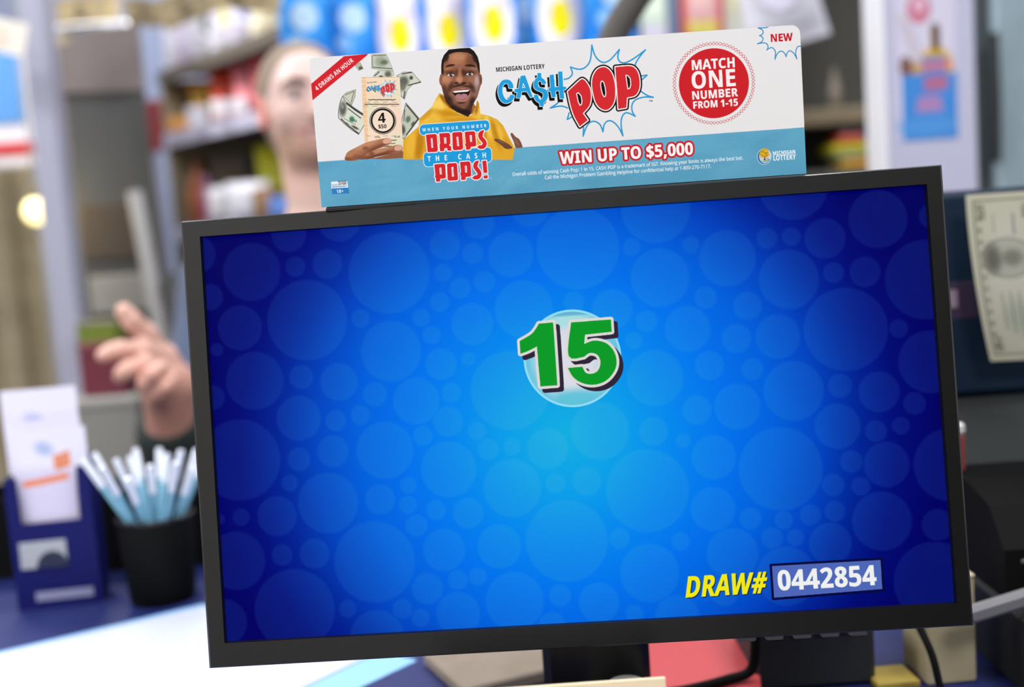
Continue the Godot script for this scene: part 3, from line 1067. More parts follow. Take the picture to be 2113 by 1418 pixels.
	c.stroke(c.pts([69.2, 96.8, 86.4, 111.6, 108.4, 127.6]), 3.4, "40463c")
	c.stroke(c.pts([55.8, 128, 70.5, 143.6, 88.2, 159]), 2.6, "3e443a")
	c.stroke(c.pts([71.4, 107.4, 95.4, 128.3]), 2.2, "5c6256")
	c.blob(77.5, 129.5, 5.5, 6.2, 0, "2f7a56", 0.9)
	c.text("100", 70.9, 130.7, 85.7, 137.3, 5.5, "3c6a52", 1, 0)
	c.blob(82.4, 146.8, 8.9, 2.6, 32, "474d42", 0.9)
	c.stroke(c.pts([61.5, 126.8, 83.7, 141.2]), 1.2, "6b7164")
	c.stroke(c.pts([58.7, 131.4, 70.9, 139.5]), 1.4, "6b7164")
	c.fill([c.pts([104, 46.3, 182, 50.8, 180.3, 107.7, 177.2, 194.7, 175, 210.8, 101.4, 205.6, 100.1, 174.7, 101.2, 105.4])], "f3dcc2")
	c.clip_to([c.pts([104, 46.3, 182, 50.8, 180.3, 107.7, 177.2, 194.7, 175, 210.8, 101.4, 205.6, 100.1, 174.7, 101.2, 105.4])])
	c.blob(113.5, 80.6, 31.6, 25.3, 0, "f8dcbc", 0.75)
	c.blob(173.5, 78.3, 25.3, 19, 0, "e6e2bf", 0.75)
	c.blob(108.1, 122, 25.3, 27.4, 0, "dfe3c4", 0.75)
	c.blob(165, 138.8, 33.7, 31.6, 0, "f8d9c4", 0.75)
	c.blob(126.7, 168.5, 38, 19, 0, "f9e0c8", 0.75)
	c.blob(167.5, 184.3, 25.3, 19, 0, "dde4c6", 0.75)
	c.blob(139.9, 92, 42.2, 8.4, 0, "ecdcbc", 0.75)
	c.fill([c.pts([104, 46.3, 112.9, 46.9, 108.9, 134.9, 105.4, 205.9, 98.2, 205.4, 101.2, 105.4])], "f2c79a")
	c.stroke(c.pts([104.2, 51.1, 111.9, 51.3]), 1.2, "f9e2c6")
	c.stroke(c.pts([104, 59.9, 111.6, 60.1]), 1.2, "f9e2c6")
	c.stroke(c.pts([103.9, 68.7, 111.3, 68.9]), 1.2, "f9e2c6")
	c.stroke(c.pts([103.8, 77.5, 111.1, 77.7]), 1.2, "f9e2c6")
	c.stroke(c.pts([103.7, 86.3, 110.8, 86.5]), 1.2, "f9e2c6")
	c.stroke(c.pts([103.6, 95.1, 110.5, 95.3]), 1.2, "f9e2c6")
	c.stroke(c.pts([103.5, 104, 110.2, 104.1]), 1.2, "f9e2c6")
	c.stroke(c.pts([103.3, 112.8, 110, 112.9]), 1.2, "f9e2c6")
	c.stroke(c.pts([103.2, 121.6, 109.7, 121.8]), 1.2, "f9e2c6")
	c.stroke(c.pts([103.1, 130.5, 109.4, 130.6]), 1.2, "f9e2c6")
	c.stroke(c.pts([103, 139.4, 109.1, 139.5]), 1.2, "f9e2c6")
	c.stroke(c.pts([102.9, 148.2, 108.9, 148.3]), 1.2, "f9e2c6")
	c.stroke(c.pts([102.7, 157.1, 108.6, 157.2]), 1.2, "f9e2c6")
	c.stroke(c.pts([102.6, 166, 108.3, 166.1]), 1.2, "f9e2c6")
	c.unclip()
	c.stroke(c.pts([104, 46.3, 182, 50.8]), 0.8, "c9a98a")
	c.stroke(c.pts([114.8, 92.2, 117.5, 92.4]), 1.7, "4d4036")
	c.stroke(c.pts([118.5, 93.1, 121.2, 92.6]), 1.7, "4d4036")
	c.stroke(c.pts([122.2, 92.7, 124.9, 92.4]), 1.7, "4d4036")
	c.stroke(c.pts([125.9, 93, 128.6, 93.2]), 1.7, "4d4036")
	c.stroke(c.pts([129.6, 93.9, 132.3, 93.4]), 1.7, "4d4036")
	c.stroke(c.pts([133.3, 93.5, 136, 93.7]), 1.7, "4d4036")
	c.stroke(c.pts([137, 93.7, 139.7, 93.4]), 1.7, "4d4036")
	c.stroke(c.pts([140.7, 94.6, 143.4, 94.2]), 1.7, "4d4036")
	c.stroke(c.pts([144.4, 94.3, 147.1, 94.4]), 1.7, "4d4036")
	c.stroke(c.pts([148.1, 94.5, 150.8, 94.7]), 1.7, "4d4036")
	c.stroke(c.pts([151.7, 95.4, 154.5, 94.5]), 1.7, "4d4036")
	c.stroke(c.pts([155.5, 95, 158.2, 95.2]), 1.7, "4d4036")
	c.stroke(c.pts([159.2, 95.3, 161.9, 95.5]), 1.7, "4d4036")
	c.stroke(c.pts([162.8, 96.2, 165.6, 95.7]), 1.7, "4d4036")
	c.stroke(c.pts([166.6, 95.8, 169.3, 95.5]), 1.7, "4d4036")
	c.stroke(c.pts([106, 100.9, 108.5, 101.1]), 1.7, "4d4036")
	c.stroke(c.pts([109.4, 101.8, 112, 101.3]), 1.7, "4d4036")
	c.stroke(c.pts([113, 101.4, 115.6, 101.1]), 1.7, "4d4036")
	c.stroke(c.pts([116.6, 101.6, 119.1, 101.8]), 1.7, "4d4036")
	c.stroke(c.pts([120.1, 102.5, 122.7, 102.1]), 1.7, "4d4036")
	c.stroke(c.pts([123.6, 102.1, 126.2, 102.3]), 1.7, "4d4036")
	c.stroke(c.pts([127.2, 102.4, 129.8, 102.1]), 1.7, "4d4036")
	c.stroke(c.pts([130.7, 103.3, 133.3, 102.8]), 1.7, "4d4036")
	c.stroke(c.pts([134.3, 102.9, 136.8, 103.1]), 1.7, "4d4036")
	c.stroke(c.pts([137.8, 103.1, 140.3, 103.3]), 1.7, "4d4036")
	c.stroke(c.pts([141.3, 104, 143.9, 103.1]), 1.7, "4d4036")
	c.stroke(c.pts([144.9, 103.6, 147.4, 103.8]), 1.7, "4d4036")
	c.stroke(c.pts([148.4, 103.9, 151, 104]), 1.7, "4d4036")
	c.stroke(c.pts([151.9, 104.7, 154.5, 104.3]), 1.7, "4d4036")
	c.stroke(c.pts([155.5, 104.3, 158.1, 104]), 1.7, "4d4036")
	c.stroke(c.pts([159, 104.6, 161.6, 104.8]), 1.7, "4d4036")
	c.stroke(c.pts([162.5, 105.5, 165.1, 105]), 1.7, "4d4036")
	c.stroke(c.pts([166.1, 105.1, 168.7, 105.3]), 1.7, "4d4036")
	c.stroke(c.pts([169.7, 105.3, 172.2, 105]), 1.7, "4d4036")
	c.stroke(c.pts([173.1, 106.2, 175.7, 105.8]), 1.7, "4d4036")
	c.stroke(c.pts([107.1, 96.8, 117.1, 97.5]), 0.8, "8a7a68")
	c.stroke(c.pts([125.2, 98.7, 135.2, 98.8]), 0.8, "8a7a68")
	c.stroke(c.pts([143.3, 99.3, 153.3, 99.5]), 0.8, "8a7a68")
	c.stroke(c.pts([161.4, 100.6, 171.4, 101.3]), 0.8, "8a7a68")
	c.stroke(c.pts([101.6, 104.1, 112.3, 104.9]), 0.8, "8a7a68")
	c.stroke(c.pts([121.1, 106.1, 131.8, 106.2]), 0.8, "8a7a68")
	c.stroke(c.pts([140.6, 106.9, 151.4, 107.1]), 0.8, "8a7a68")
	c.stroke(c.pts([160.1, 108.2, 170.9, 109]), 0.8, "8a7a68")
	c.stroke(c.pts([103.4, 165.2, 113.1, 165.9]), 0.8, "8a7a68")
	c.stroke(c.pts([120.9, 167.1, 130.6, 167.1]), 0.8, "8a7a68")
	c.stroke(c.pts([138.5, 167.7, 148.2, 167.9]), 0.8, "8a7a68")
	c.stroke(c.pts([156, 168.9, 165.7, 169.6]), 0.8, "8a7a68")
	c.text("TOTAL", 120.7, 171, 132.9, 171.2, 3.2, "5a4c40", 1, 0)
	c.text("$1.00", 161.7, 172.9, 173, 173, 3.4, "5a4c40", 1, 0)
	c.stroke(c.pts([155.1, 177.8, 164.8, 178]), 1.6, "5a4c40")
	c.stroke(c.pts([153.7, 184.2, 161.8, 184.2]), 1.6, "5a4c40")
	c.stroke(c.pts([139.4, 189.2, 154.8, 189.7]), 1.6, "5a4c40")
	c.disc(140.3, 136.8, 27.2, 27.4, "16120f"); c.disc(140.3, 136.8, 26.0, 26.2, "f3e2ca"); c.disc(140.3, 136.8, 25.0, 25.2, "16120f"); c.disc(140.3, 136.8, 21.3, 21.5, "f4dfc8")
	c.text("4", 130.8, 140.5, 146.6, 140.5, 20, "14100e")
	c.text("$50", 129.7, 151.9, 147.2, 152.1, 7.8, "14100e")
	c.text("MICHIGAN LOTTERY", 113.8, 58.9, 134, 58.7, 2.0, "3a332c", 1, 0)
	var small := Transform2D(0.0, Vector2(0.193, 0.193), 0.0, Vector2(39.7, 51.6))
	logo(c, small, 0.26)
	c.fill([c.pts([108.1, 212.6, 146.1, 206.3, 177.1, 200.9, 179.1, 210.3, 176.2, 215, 143.7, 215.1])], "8d5a42")
	c.fill([c.smooth([79, 210.2, 102.9, 197.6, 147.4, 190.7, 168, 187.6, 175.4, 190.1, 176.5, 196.3, 172.4, 202.5, 155.9, 204.9, 123, 209.1, 103.2, 212.6], true)], "a2684a")
	c.clip_to([c.smooth([79, 210.2, 102.9, 197.6, 147.4, 190.7, 168, 187.6, 175.4, 190.1, 176.5, 196.3, 172.4, 202.5, 155.9, 204.9, 123, 209.1, 103.2, 212.6], true)])
	c.blob(130.7, 196.3, 32.5, 6.5, -14, "c08a68", 0.8)
	c.blob(123.1, 208, 35.7, 4.9, -12, "6b3f2b", 0.9)
	c.blob(112.3, 202.3, 6.2, 4.9, 0, "7a4a34", 0.8)
	c.blob(146.6, 200.7, 3.9, 3.9, 0, "7d4c36", 0.6)
	c.blob(93.7, 210, 14.6, 6.5, 0, "7d4b35", 0.7)
	c.unclip()
	c.fill([c.smooth([57, 211.6, 58.8, 201, 65.1, 194.1, 81.1, 187.2, 99.7, 179.6, 119.6, 175.3, 139.2, 172.9, 151.4, 173.5, 154.7, 178.6, 151.5, 184.8, 146.2, 186.4, 124.5, 192.3, 101.1, 199.9, 87.5, 206.3, 78.7, 213.8], true)], "a86f50")
	c.clip_to([c.smooth([57, 211.6, 58.8, 201, 65.1, 194.1, 81.1, 187.2, 99.7, 179.6, 119.6, 175.3, 139.2, 172.9, 151.4, 173.5, 154.7, 178.6, 151.5, 184.8, 146.2, 186.4, 124.5, 192.3, 101.1, 199.9, 87.5, 206.3, 78.7, 213.8], true)])
	c.blob(104.4, 181.5, 35.7, 6.8, -20, "c7906c", 0.85)
	c.blob(124.6, 191, 29.2, 4.9, -18, "7a4832", 0.85)
	c.blob(100.4, 190.1, 7.1, 4.2, 0, "7f4e38", 0.75)
	c.blob(70.2, 200.2, 14.6, 9.7, 0, "b67a58", 0.8)
	c.blob(61.2, 210.1, 13, 4.2, 0, "7d4a34", 0.8)
	c.blob(80.9, 207.4, 9.7, 6.5, 0, "7d4a34", 0.6)
	c.unclip()
	c.fill([c.smooth([136.9, 177.3, 140.7, 174.7, 148.9, 173.6, 153.3, 175.2, 154.1, 179.3, 150.5, 183.1, 141.5, 183.8, 137.6, 181.9], true)], "dba994")
	c.fill([c.smooth([159.4, 193.5, 162.1, 190.1, 169.6, 188, 174.8, 189.7, 176, 194.6, 173, 199, 162.9, 199.4, 159.9, 197.1], true)], "d8a690")
	c.stroke(c.smooth([80.7, 209.4, 102.8, 199.6, 124.5, 192.6, 147.7, 187.5], false), 0.9, "6a3c2a")
	c.fill([c.pts([175.5, 218.4, 178.9, 178.7, 196.1, 165.9, 213.2, 153.1, 215.5, 137.4, 225.1, 130.1, 243.3, 115.4, 251.5, 101.1, 260.5, 88.9, 268.1, 93.4, 271.9, 108.5, 281.8, 122.1, 297, 132.1, 313.3, 140.2, 324.6, 137, 332.5, 125.6, 336.9, 108, 340.4, 114.2, 341.7, 136.2, 358.3, 141.3, 374.7, 149.4, 386.7, 163.2, 395.2, 183.8, 407.2, 210.7, 401.4, 234.4])], "e2a92a")
	c.clip_to([c.pts([175.5, 218.4, 178.9, 178.7, 196.1, 165.9, 213.2, 153.1, 215.5, 137.4, 225.1, 130.1, 243.3, 115.4, 251.5, 101.1, 260.5, 88.9, 268.1, 93.4, 271.9, 108.5, 281.8, 122.1, 297, 132.1, 313.3, 140.2, 324.6, 137, 332.5, 125.6, 336.9, 108, 340.4, 114.2, 341.7, 136.2, 358.3, 141.3, 374.7, 149.4, 386.7, 163.2, 395.2, 183.8, 407.2, 210.7, 401.4, 234.4])])
	c.blob(255.3, 116.3, 16, 24, 30, "f6d060", 1.0)
	c.blob(223, 143.8, 16, 14, -30, "f4c84e", 0.8)
	c.blob(352.6, 150.9, 20, 10, 10, "f4cc58", 0.8)
	c.blob(296.8, 159, 50, 8, 4, "f0bf42", 0.6)
	c.blob(278.7, 135.8, 40, 9, 18, "c98a14", 0.9)
	c.blob(238, 142.9, 30, 20, 0, "f0bf42", 0.7)
	c.blob(212, 191, 9, 36, 12, "b97a10", 0.85)
	c.blob(194, 189.7, 10, 30, 10, "eebb3e", 0.8)
	c.blob(230.6, 207.3, 9, 30, 8, "c88a14", 0.8)
	c.blob(269.6, 100.4, 6, 14, -25, "a8680c", 0.95)
	c.blob(338.4, 139.9, 12, 20, 0, "f2c64c", 0.8)
	c.blob(333.8, 121.7, 5, 16, 5, "a9690e", 0.9)
	c.blob(356.6, 163.1, 9, 26, -10, "f4cf62", 0.9)
	c.blob(369.6, 177, 7, 34, -14, "bf8312", 0.8)
	c.blob(381.2, 182.8, 6, 26, -18, "efc048", 0.8)
	c.blob(346.2, 168.4, 7, 26, 0, "c58a16", 0.7)
	c.blob(298, 144.1, 30, 6, 10, "f2c64c", 0.8)
	c.blob(307.7, 147.8, 40, 7, 8, "cf9118", 0.8)
	c.blob(228.9, 132.3, 20, 6, -35, "cf931c", 0.7)
	c.blob(392, 199.6, 6, 16, -25, "d6991c", 0.8)
	c.unclip()
	c.fill([c.pts([260, 94.8, 271.9, 95.6, 325.8, 109.3, 333.8, 121.7, 325.8, 135.1, 310.4, 139, 278, 119.8])], "a86a12")
	c.fill([c.pts([286.3, 2.5, 307, 1.6, 328.8, 1.5, 337.5, 8.4, 344.2, 20.1, 347, 34.8, 346.5, 55.8, 348.9, 56.9, 350.5, 64.2, 349.1, 74.9, 346, 79.9, 342.8, 88.6, 337.7, 102.3, 331.5, 110.6, 326.4, 120, 324.1, 131.8, 315.4, 141.2, 305, 134.8, 293.4, 129.6, 282.1, 120.2, 273.2, 108.7, 269.7, 97.6, 267.9, 86.6, 265.6, 74.6, 262.7, 70.1, 262, 62.4, 264.7, 52.9, 267.6, 50.4, 268.4, 34.8, 270.4, 23.1, 275.6, 12.7])], "8a5b44")
	c.clip_to([c.pts([286.3, 2.5, 307, 1.6, 328.8, 1.5, 337.5, 8.4, 344.2, 20.1, 347, 34.8, 346.5, 55.8, 348.9, 56.9, 350.5, 64.2, 349.1, 74.9, 346, 79.9, 342.8, 88.6, 337.7, 102.3, 331.5, 110.6, 326.4, 120, 324.1, 131.8, 315.4, 141.2, 305, 134.8, 293.4, 129.6, 282.1, 120.2, 273.2, 108.7, 269.7, 97.6, 267.9, 86.6, 265.6, 74.6, 262.7, 70.1, 262, 62.4, 264.7, 52.9, 267.6, 50.4, 268.4, 34.8, 270.4, 23.1, 275.6, 12.7])])
	c.blob(302, 22.6, 27.3, 15.3, 0, "ab7052", 0.95)
	c.blob(304.5, 18.5, 16.4, 8.7, 0, "bd8766", 0.85)
	c.blob(298.2, 29.3, 13.1, 5.5, 0, "b47a5a", 0.6)
	c.blob(331, 28.4, 12, 13.1, 0, "70442f", 0.75)
	c.blob(277.7, 27.9, 7.7, 9.8, 0, "8d583f", 0.6)
	c.blob(307.6, 41.8, 6.6, 8.7, 0, "9d6850", 0.7)
	c.blob(283.1, 41.2, 9.8, 4.4, 0, "b0744e", 0.8)
	c.blob(333.9, 45.8, 8.7, 5.5, 0, "9c7a64", 0.7)
	c.blob(286.7, 50.1, 13.1, 6.6, 0, "5a3526", 0.85)
	c.blob(324.8, 51.7, 13.1, 6, 0, "523024", 0.85)
	c.blob(300.4, 50, 4.9, 7.7, 0, "5c3627", 0.7)
	c.blob(313.4, 50.9, 5.5, 7.7, 0, "4a2b20", 0.85)
	c.blob(305.6, 59, 5.5, 13.1, 0, "a06a4c", 0.85)
	c.blob(303.6, 64.2, 7.2, 6.6, 0, "c8906c", 0.9)
	c.blob(304.9, 54.6, 2.8, 9.8, 0, "b67c5c", 0.6)
	c.blob(294, 67.9, 4.4, 3.8, 0, "9a6347", 0.7)
	c.blob(315.7, 69.4, 4.4, 3.8, 0, "8f5c44", 0.7)
	c.blob(277, 62.4, 13.1, 10.9, 0, "b87d5e", 0.95)
	c.blob(275.5, 61.2, 6.6, 5.5, 0, "c78e6e", 0.6)
	c.blob(331.2, 66.1, 12, 10.9, 0, "a06a51", 0.9)
	c.blob(339, 71, 5.2, 14.2, 5, "b9a6a4", 0.85)
	c.blob(334.9, 89.1, 5.5, 12, 12, "8a7470", 0.7)
	c.blob(272.5, 77.2, 3.3, 3.3, 0, "a05a4c", 0.6)
	c.blob(284.5, 78, 4.9, 13.1, 30, "4f2f24", 0.8)
	c.blob(328.3, 82.2, 4.9, 12, -25, "4a2d24", 0.8)
	c.blob(272.8, 87, 6.6, 14.2, -12, "4c2f25", 0.75)
	c.blob(277.9, 104.7, 8.7, 12, -30, "34201a", 0.9)
	c.blob(291.8, 121.9, 16.4, 7.7, 25, "261713", 0.95)
	c.blob(308.6, 130.7, 15.3, 6.6, -5, "211411", 0.95)
	c.blob(326.5, 112.4, 6.6, 12, 20, "2e1d19", 0.85)
	c.blob(318.9, 124.9, 7.7, 9.8, 0, "3a2722", 0.7)
	c.blob(316, 134.5, 6.6, 6.6, 0, "241613", 0.95)
	c.blob(304.4, 115.2, 14.2, 6.6, 0, "7f5242", 0.7)
	c.blob(304.1, 111.4, 8.2, 2.4, 0, "35211a", 0.8)
	c.blob(265.2, 60.5, 3.3, 8.7, 0, "8a5844", 0.7)
	c.blob(348.1, 67.3, 2.4, 8.7, 0, "5a3a30", 0.9)
	c.blob(349.2, 63, 1.3, 4.4, 0, "8d6352", 0.7)
	c.blob(297, 70.8, 4.4, 2, 0, "2a1510", 0.95)
	c.blob(312.8, 72.2, 5.2, 2.2, 0, "2a1510", 0.95)
	c.blob(305.4, 75.4, 8.7, 2.4, 0, "3d241b", 0.8)
	c.blob(296.6, 76.7, 12, 2.4, -10, "3a231b", 0.8)
	c.blob(319.3, 79.4, 10.9, 2.4, 12, "3a231b", 0.8)
	c.unclip()
	c.fill([c.pts([286.3, 2.5, 307, 1.6, 328.8, 1.5, 337.5, 8.4, 344.2, 20.1, 347, 34.8, 346.7, 55.9, 344.2, 50.8, 341.9, 38.8, 339.4, 25.7, 333.6, 16.2, 324.2, 10.9, 308.6, 8.5, 297.2, 8.8, 286.6, 11.9, 278.2, 18.8, 273.6, 30.9, 269.5, 50, 267.3, 50.7, 268.4, 34.8, 270.4, 23.1, 275.6, 12.7])], "1a1310")
	c.blob(280.5, 19.5, 4.4, 8.7, 30, "241a15", 0.9)
	c.blob(338.9, 24.6, 4.4, 9.8, -25, "241a15", 0.9)
	c.blob(271, 42.6, 2.4, 9.8, 0, "2a1d17", 0.9)
	c.fill([c.smooth([278.3, 35.7, 283.7, 33.5, 289.2, 32.6, 295.2, 33, 295.8, 34.6, 288, 34.9, 279.1, 37.3], true)], "23150f")
	c.fill([c.smooth([317, 36.9, 322.8, 35.3, 330.4, 35.9, 336.1, 39, 338.6, 42.4, 332.3, 39.4, 323.7, 37.8, 317.8, 38.2], true)], "23150f")
	c.blob(288, 34.6, 7.7, 2.4, -6, "23150f", 0.7)
	c.blob(328.1, 37.6, 9.8, 2.4, 6, "23150f", 0.7)
	c.fill([c.smooth([278.8, 53.9, 282.5, 51.1, 286.9, 50.3, 291.2, 51.5, 294.2, 54.5, 289.7, 56.6, 284.3, 56.4], true)], "d9d3d2")
	c.disc(286.9, 53.4, 3.2, 3.2, "2a1812")
	c.disc(287.6, 52.8, 0.9, 0.9, "d8d2d0")
	c.stroke(c.smooth([278.2, 53.6, 282.3, 50.7, 287, 49.9, 291.4, 51.1, 294.9, 54.3], false), 1.3, "1f120d")
	c.stroke(c.smooth([280, 55, 285.3, 57.1, 291.9, 56.1], false), 0.7, "4a2b20")
	c.fill([c.smooth([317.8, 54.7, 321.5, 52, 325.9, 51.2, 330.2, 52.3, 333.2, 55.4, 328.7, 57.4, 323.2, 57.3], true)], "d9d3d2")
	c.disc(325.9, 54.2, 3.2, 3.2, "2a1812")
	c.disc(326.6, 53.6, 0.9, 0.9, "d8d2d0")
	c.stroke(c.smooth([317.1, 54.5, 321.3, 51.5, 325.9, 50.8, 330.4, 51.9, 333.9, 55.2], false), 1.3, "1f120d")
	c.stroke(c.smooth([319, 55.9, 324.3, 58, 330.9, 56.9], false), 0.7, "4a2b20")
	c.fill([c.smooth([284.9, 86.5, 291.8, 81.3, 299.6, 79.1, 306.1, 80.1, 313.8, 79.5, 321.2, 82.2, 325.8, 86.3, 324, 88.6, 314.4, 86.2, 305.6, 86.2, 295.7, 87, 288, 88.6], true)], "8c584c")
	c.fill([c.smooth([287.4, 88.5, 292.5, 99.7, 297.7, 103.3, 306.3, 105, 315.2, 102.9, 322.8, 90.4, 323.4, 95.9, 319.5, 104.3, 311.4, 109.4, 300.5, 109.3, 293.2, 104.6], true)], "a97466")
	c.fill([c.smooth([287.8, 88, 296.9, 86.3, 305.6, 86.2, 315.4, 86.2, 324.1, 87.3, 321.3, 94.7, 316.5, 100.8, 310.8, 103.9, 304.2, 104.1, 296.7, 101.9, 291.2, 95.3], true)], "25100f")
	c.clip_to([c.smooth([287.8, 88, 296.9, 86.3, 305.6, 86.2, 315.4, 86.2, 324.1, 87.3, 321.3, 94.7, 316.5, 100.8, 310.8, 103.9, 304.2, 104.1, 296.7, 101.9, 291.2, 95.3], true)])
	c.fill([c.smooth([291.4, 99.6, 295.1, 94.5, 301.8, 92.8, 305, 94.1, 310, 93, 316.9, 95.4, 317.5, 101.4, 310.6, 105.8, 298.6, 105], true)], "b07a80")
	c.blob(304.9, 94.6, 4.4, 1.5, 0, "7a4a50", 0.7)
	c.fill([c.smooth([288.3, 86.8, 297, 85.4, 305.7, 85.8, 315.5, 85.6, 323.1, 86.3, 318.5, 89.5, 310.8, 89.8, 302.1, 89.7, 294.4, 90.2, 290.6, 89.5], true)], "f3ece6")
	c.unclip()
	c.blob(309.2, 83, 6.6, 1.1, 0, "c08d80", 0.6)
	c.fill([c.smooth([366.4, 191.9, 369.4, 189.3, 377, 191.1, 387.5, 196.7, 399, 205.1, 401.9, 210.8, 388.7, 211, 378.4, 201.5], true)], "6b4636")
	c.fill([c.smooth([400.7, 182.3, 404.6, 179.9, 410.2, 187.3, 418.5, 194.4, 423.6, 209, 419.5, 210.9, 409.6, 210.2, 406.1, 198], true)], "7a5140")
	c.blob(381, 196.2, 8.7, 1.7, 22, "8b5f4c", 0.8)
	c.blob(411.6, 198.3, 3.1, 8.7, -30, "8f6450", 0.8)
	c.rounded([214.8, 150.3, 358.7, 150.1, 358, 172.1, 214, 171.7], 8.5, 1.2, "1d9ddb", "f2fbff")
	c.rounded([218.6, 206.7, 358.6, 205.3, 358.2, 235.7, 218.1, 236.4], 8.5, 1.2, "1d9ddb", "f2fbff")
	var glyphs := []
	glyphs = [c.pts([226.4, 171.1, 246.7, 170.8, 248.9, 174.1, 248.9, 203.7, 246.1, 207.5, 227.3, 207]), c.pts([254.1, 170.5, 273.9, 170.4, 276.2, 173.6, 275.7, 191.8, 272.4, 195.5, 276.6, 198.8, 276.4, 207.1, 268.5, 206.9, 268, 201.1, 262.5, 201.2, 261.5, 207.1, 253.1, 207, 252.8, 199.1, 253.3, 192.2, 254.4, 191.3]), c.pts([280.8, 171.4, 283.9, 170.2, 299.2, 170.2, 301.5, 172.9, 301, 203.4, 298.2, 206.7, 281.9, 206.8, 279.6, 203.9]), c.pts([306.6, 170.8, 325.4, 170.6, 328.1, 173.7, 328.6, 199.4, 325.9, 201.7, 317, 202.1, 315.5, 207.4, 306.6, 207.3, 307.1, 200.9, 305, 196.3, 307.2, 194]), c.pts([345.3, 169.5, 346.7, 171.1, 343.6, 178.8, 342.8, 182.7, 346.8, 187.9, 349.5, 192, 350.5, 198, 348.6, 203.8, 343.3, 207.9, 335.3, 207.8, 329.7, 204, 335, 199.9, 339.4, 200.4, 342.2, 196.9, 340.9, 194.4, 335.9, 188.1, 333.5, 181, 334.9, 175.2, 339.2, 171.1])]
	for g in glyphs: c.grown([g], 1.9, "fdf3f1")
	c.fill(glyphs, "d5242c")
	c.fill([c.pts([236.1, 179.1, 239.4, 178.9, 239.4, 198.6, 236.1, 198.9])], "fdf3f1")
	c.fill([c.pts([263.1, 179.5, 267.5, 179.4, 267.4, 191.7, 263.1, 191.9])], "fdf3f1")
	c.fill([c.pts([288.8, 179.9, 292.7, 179.6, 293.1, 198.9, 289.2, 199.1])], "fdf3f1")
	c.fill([c.pts([316.1, 178.3, 320.5, 178.1, 320.4, 192, 316.6, 192.2])], "fdf3f1")
	c.stroke(c.pts([237.8, 181.4, 237.8, 196.4]), 0.9, "a8908a")
	c.stroke(c.pts([265.3, 180.9, 265.3, 190.3]), 0.9, "a8908a")
	c.stroke(c.pts([290.8, 182.1, 291.1, 196.7]), 0.9, "a8908a")
	c.stroke(c.pts([318.3, 179.9, 318.5, 190.4]), 0.9, "a8908a")
	glyphs = [c.pts([239.1, 232.7, 258.9, 232.6, 261.6, 235.8, 261.1, 261.1, 258.4, 262.9, 249.5, 263.2, 248.5, 268.7, 240.1, 268.4, 240.2, 260.6, 238, 258, 239.7, 255.1]), c.pts([265.3, 234.1, 267.8, 232.8, 283.7, 232.7, 286, 235.5, 286, 266.3, 282.8, 268.6, 266.9, 268.5, 264.2, 265.8]), c.pts([292.3, 231.5, 311.1, 231.4, 313.8, 235, 313.8, 260.8, 311.1, 262.8, 302.2, 263, 301.2, 268.9, 292.3, 268.8, 292.4, 260.3, 290.9, 255.2, 293.1, 252.4]), c.pts([330.6, 230.8, 331.4, 232.3, 328.9, 239.1, 327.6, 243, 332.1, 249.2, 334.7, 254.4, 335.2, 260.4, 332.7, 266.2, 327.5, 269.8, 320.5, 269.8, 314.9, 265.9, 320.2, 261.3, 325.7, 260.7, 327, 257.3, 320.3, 247.4, 318.8, 241.3, 320.8, 235.5, 325, 231.9]), c.pts([338.4, 232.3, 346.8, 232.2, 347.4, 257.3, 339.4, 257.5]), c.pts([339, 262.6, 347.5, 262.4, 347.5, 268.7, 339, 268.8])]
	for g in glyphs: c.grown([g], 1.9, "fdf3f1")
	c.fill(glyphs, "d5242c")
	c.fill([c.pts([249.2, 240.4, 253, 240.2, 252.9, 254.1, 249, 254.3])], "fdf3f1")
	c.fill([c.pts([274, 240.6, 277.8, 240.4, 277.7, 260.3, 273.8, 260.5])], "fdf3f1")
	c.fill([c.pts([301.8, 240.1, 305.7, 239.9, 305.6, 253.8, 301.7, 254])], "fdf3f1")
	c.stroke(c.pts([251.1, 241.9, 251, 252.5]), 0.9, "a8908a")
	c.stroke(c.pts([275.9, 242.9, 275.8, 258]), 0.9, "a8908a")
	c.stroke(c.pts([303.7, 241.7, 303.6, 252.2]), 0.9, "a8908a")
	c.text("WHEN YOUR NUMBER", 219.9, 164.2, 352.4, 164.2, 6.6, "f4fbff", 1, 3.2)
	c.text("THE CASH", 225.9, 226.1, 348, 226.3, 10.9, "f4fbff", 1, 9.0)
	c.text("TM", 351.9, 270, 355.9, 269.8, 1.6, "f4fbff")
	c.fill([c.pts([-4.5, 56.2, -3.2, 54.7, 71.1, 1.7, 120.5, -0.1, 119.2, 2.5, -1.3, 86.5, -4.3, 89.2])], "d3222d")
	c.text("4 DRAWS AN HOUR", 10.8, 67.5, 91.4, 13, 9.2, "fbeeee")
	logo(c, Transform2D(), 1.0)
	c.text("MICHIGAN LOTTERY", 379.2, 53.8, 480.2, 53.4, 9, "0d0b0b")
	c.text("TM", 690.4, 135.7, 698.1, 135.7, 3.6, "1a1818")
	c.disc(826.8, 107, 72.5, 71.0, "cd2029")
	c.lattice(826.8, 107, 78.6, 85.4, 37, "c8474a")
	c.text("MATCH", 780.7, 77.1, 873.9, 77.2, 20, "fbf1f0", 1, 0, 0.35)
	c.text("ONE", 778.5, 115.4, 874.2, 115, 34.5, "fbf1f0", 1, 0, 0.35)
	c.text("NUMBER", 778.8, 137.1, 875.3, 136.3, 16.5, "fbf1f0", 1, 0, 0.35)
	c.text("FROM 1-15", 780.1, 155.6, 875.1, 155.6, 14.2, "fbf1f0", 1, 0, 0.35)
	c.stroke(c.smooth([947.1, -1.5, 942.5, 1, 936.8, 1.9, 923.7, 1.3], false), 2.0, "2b8fbf")
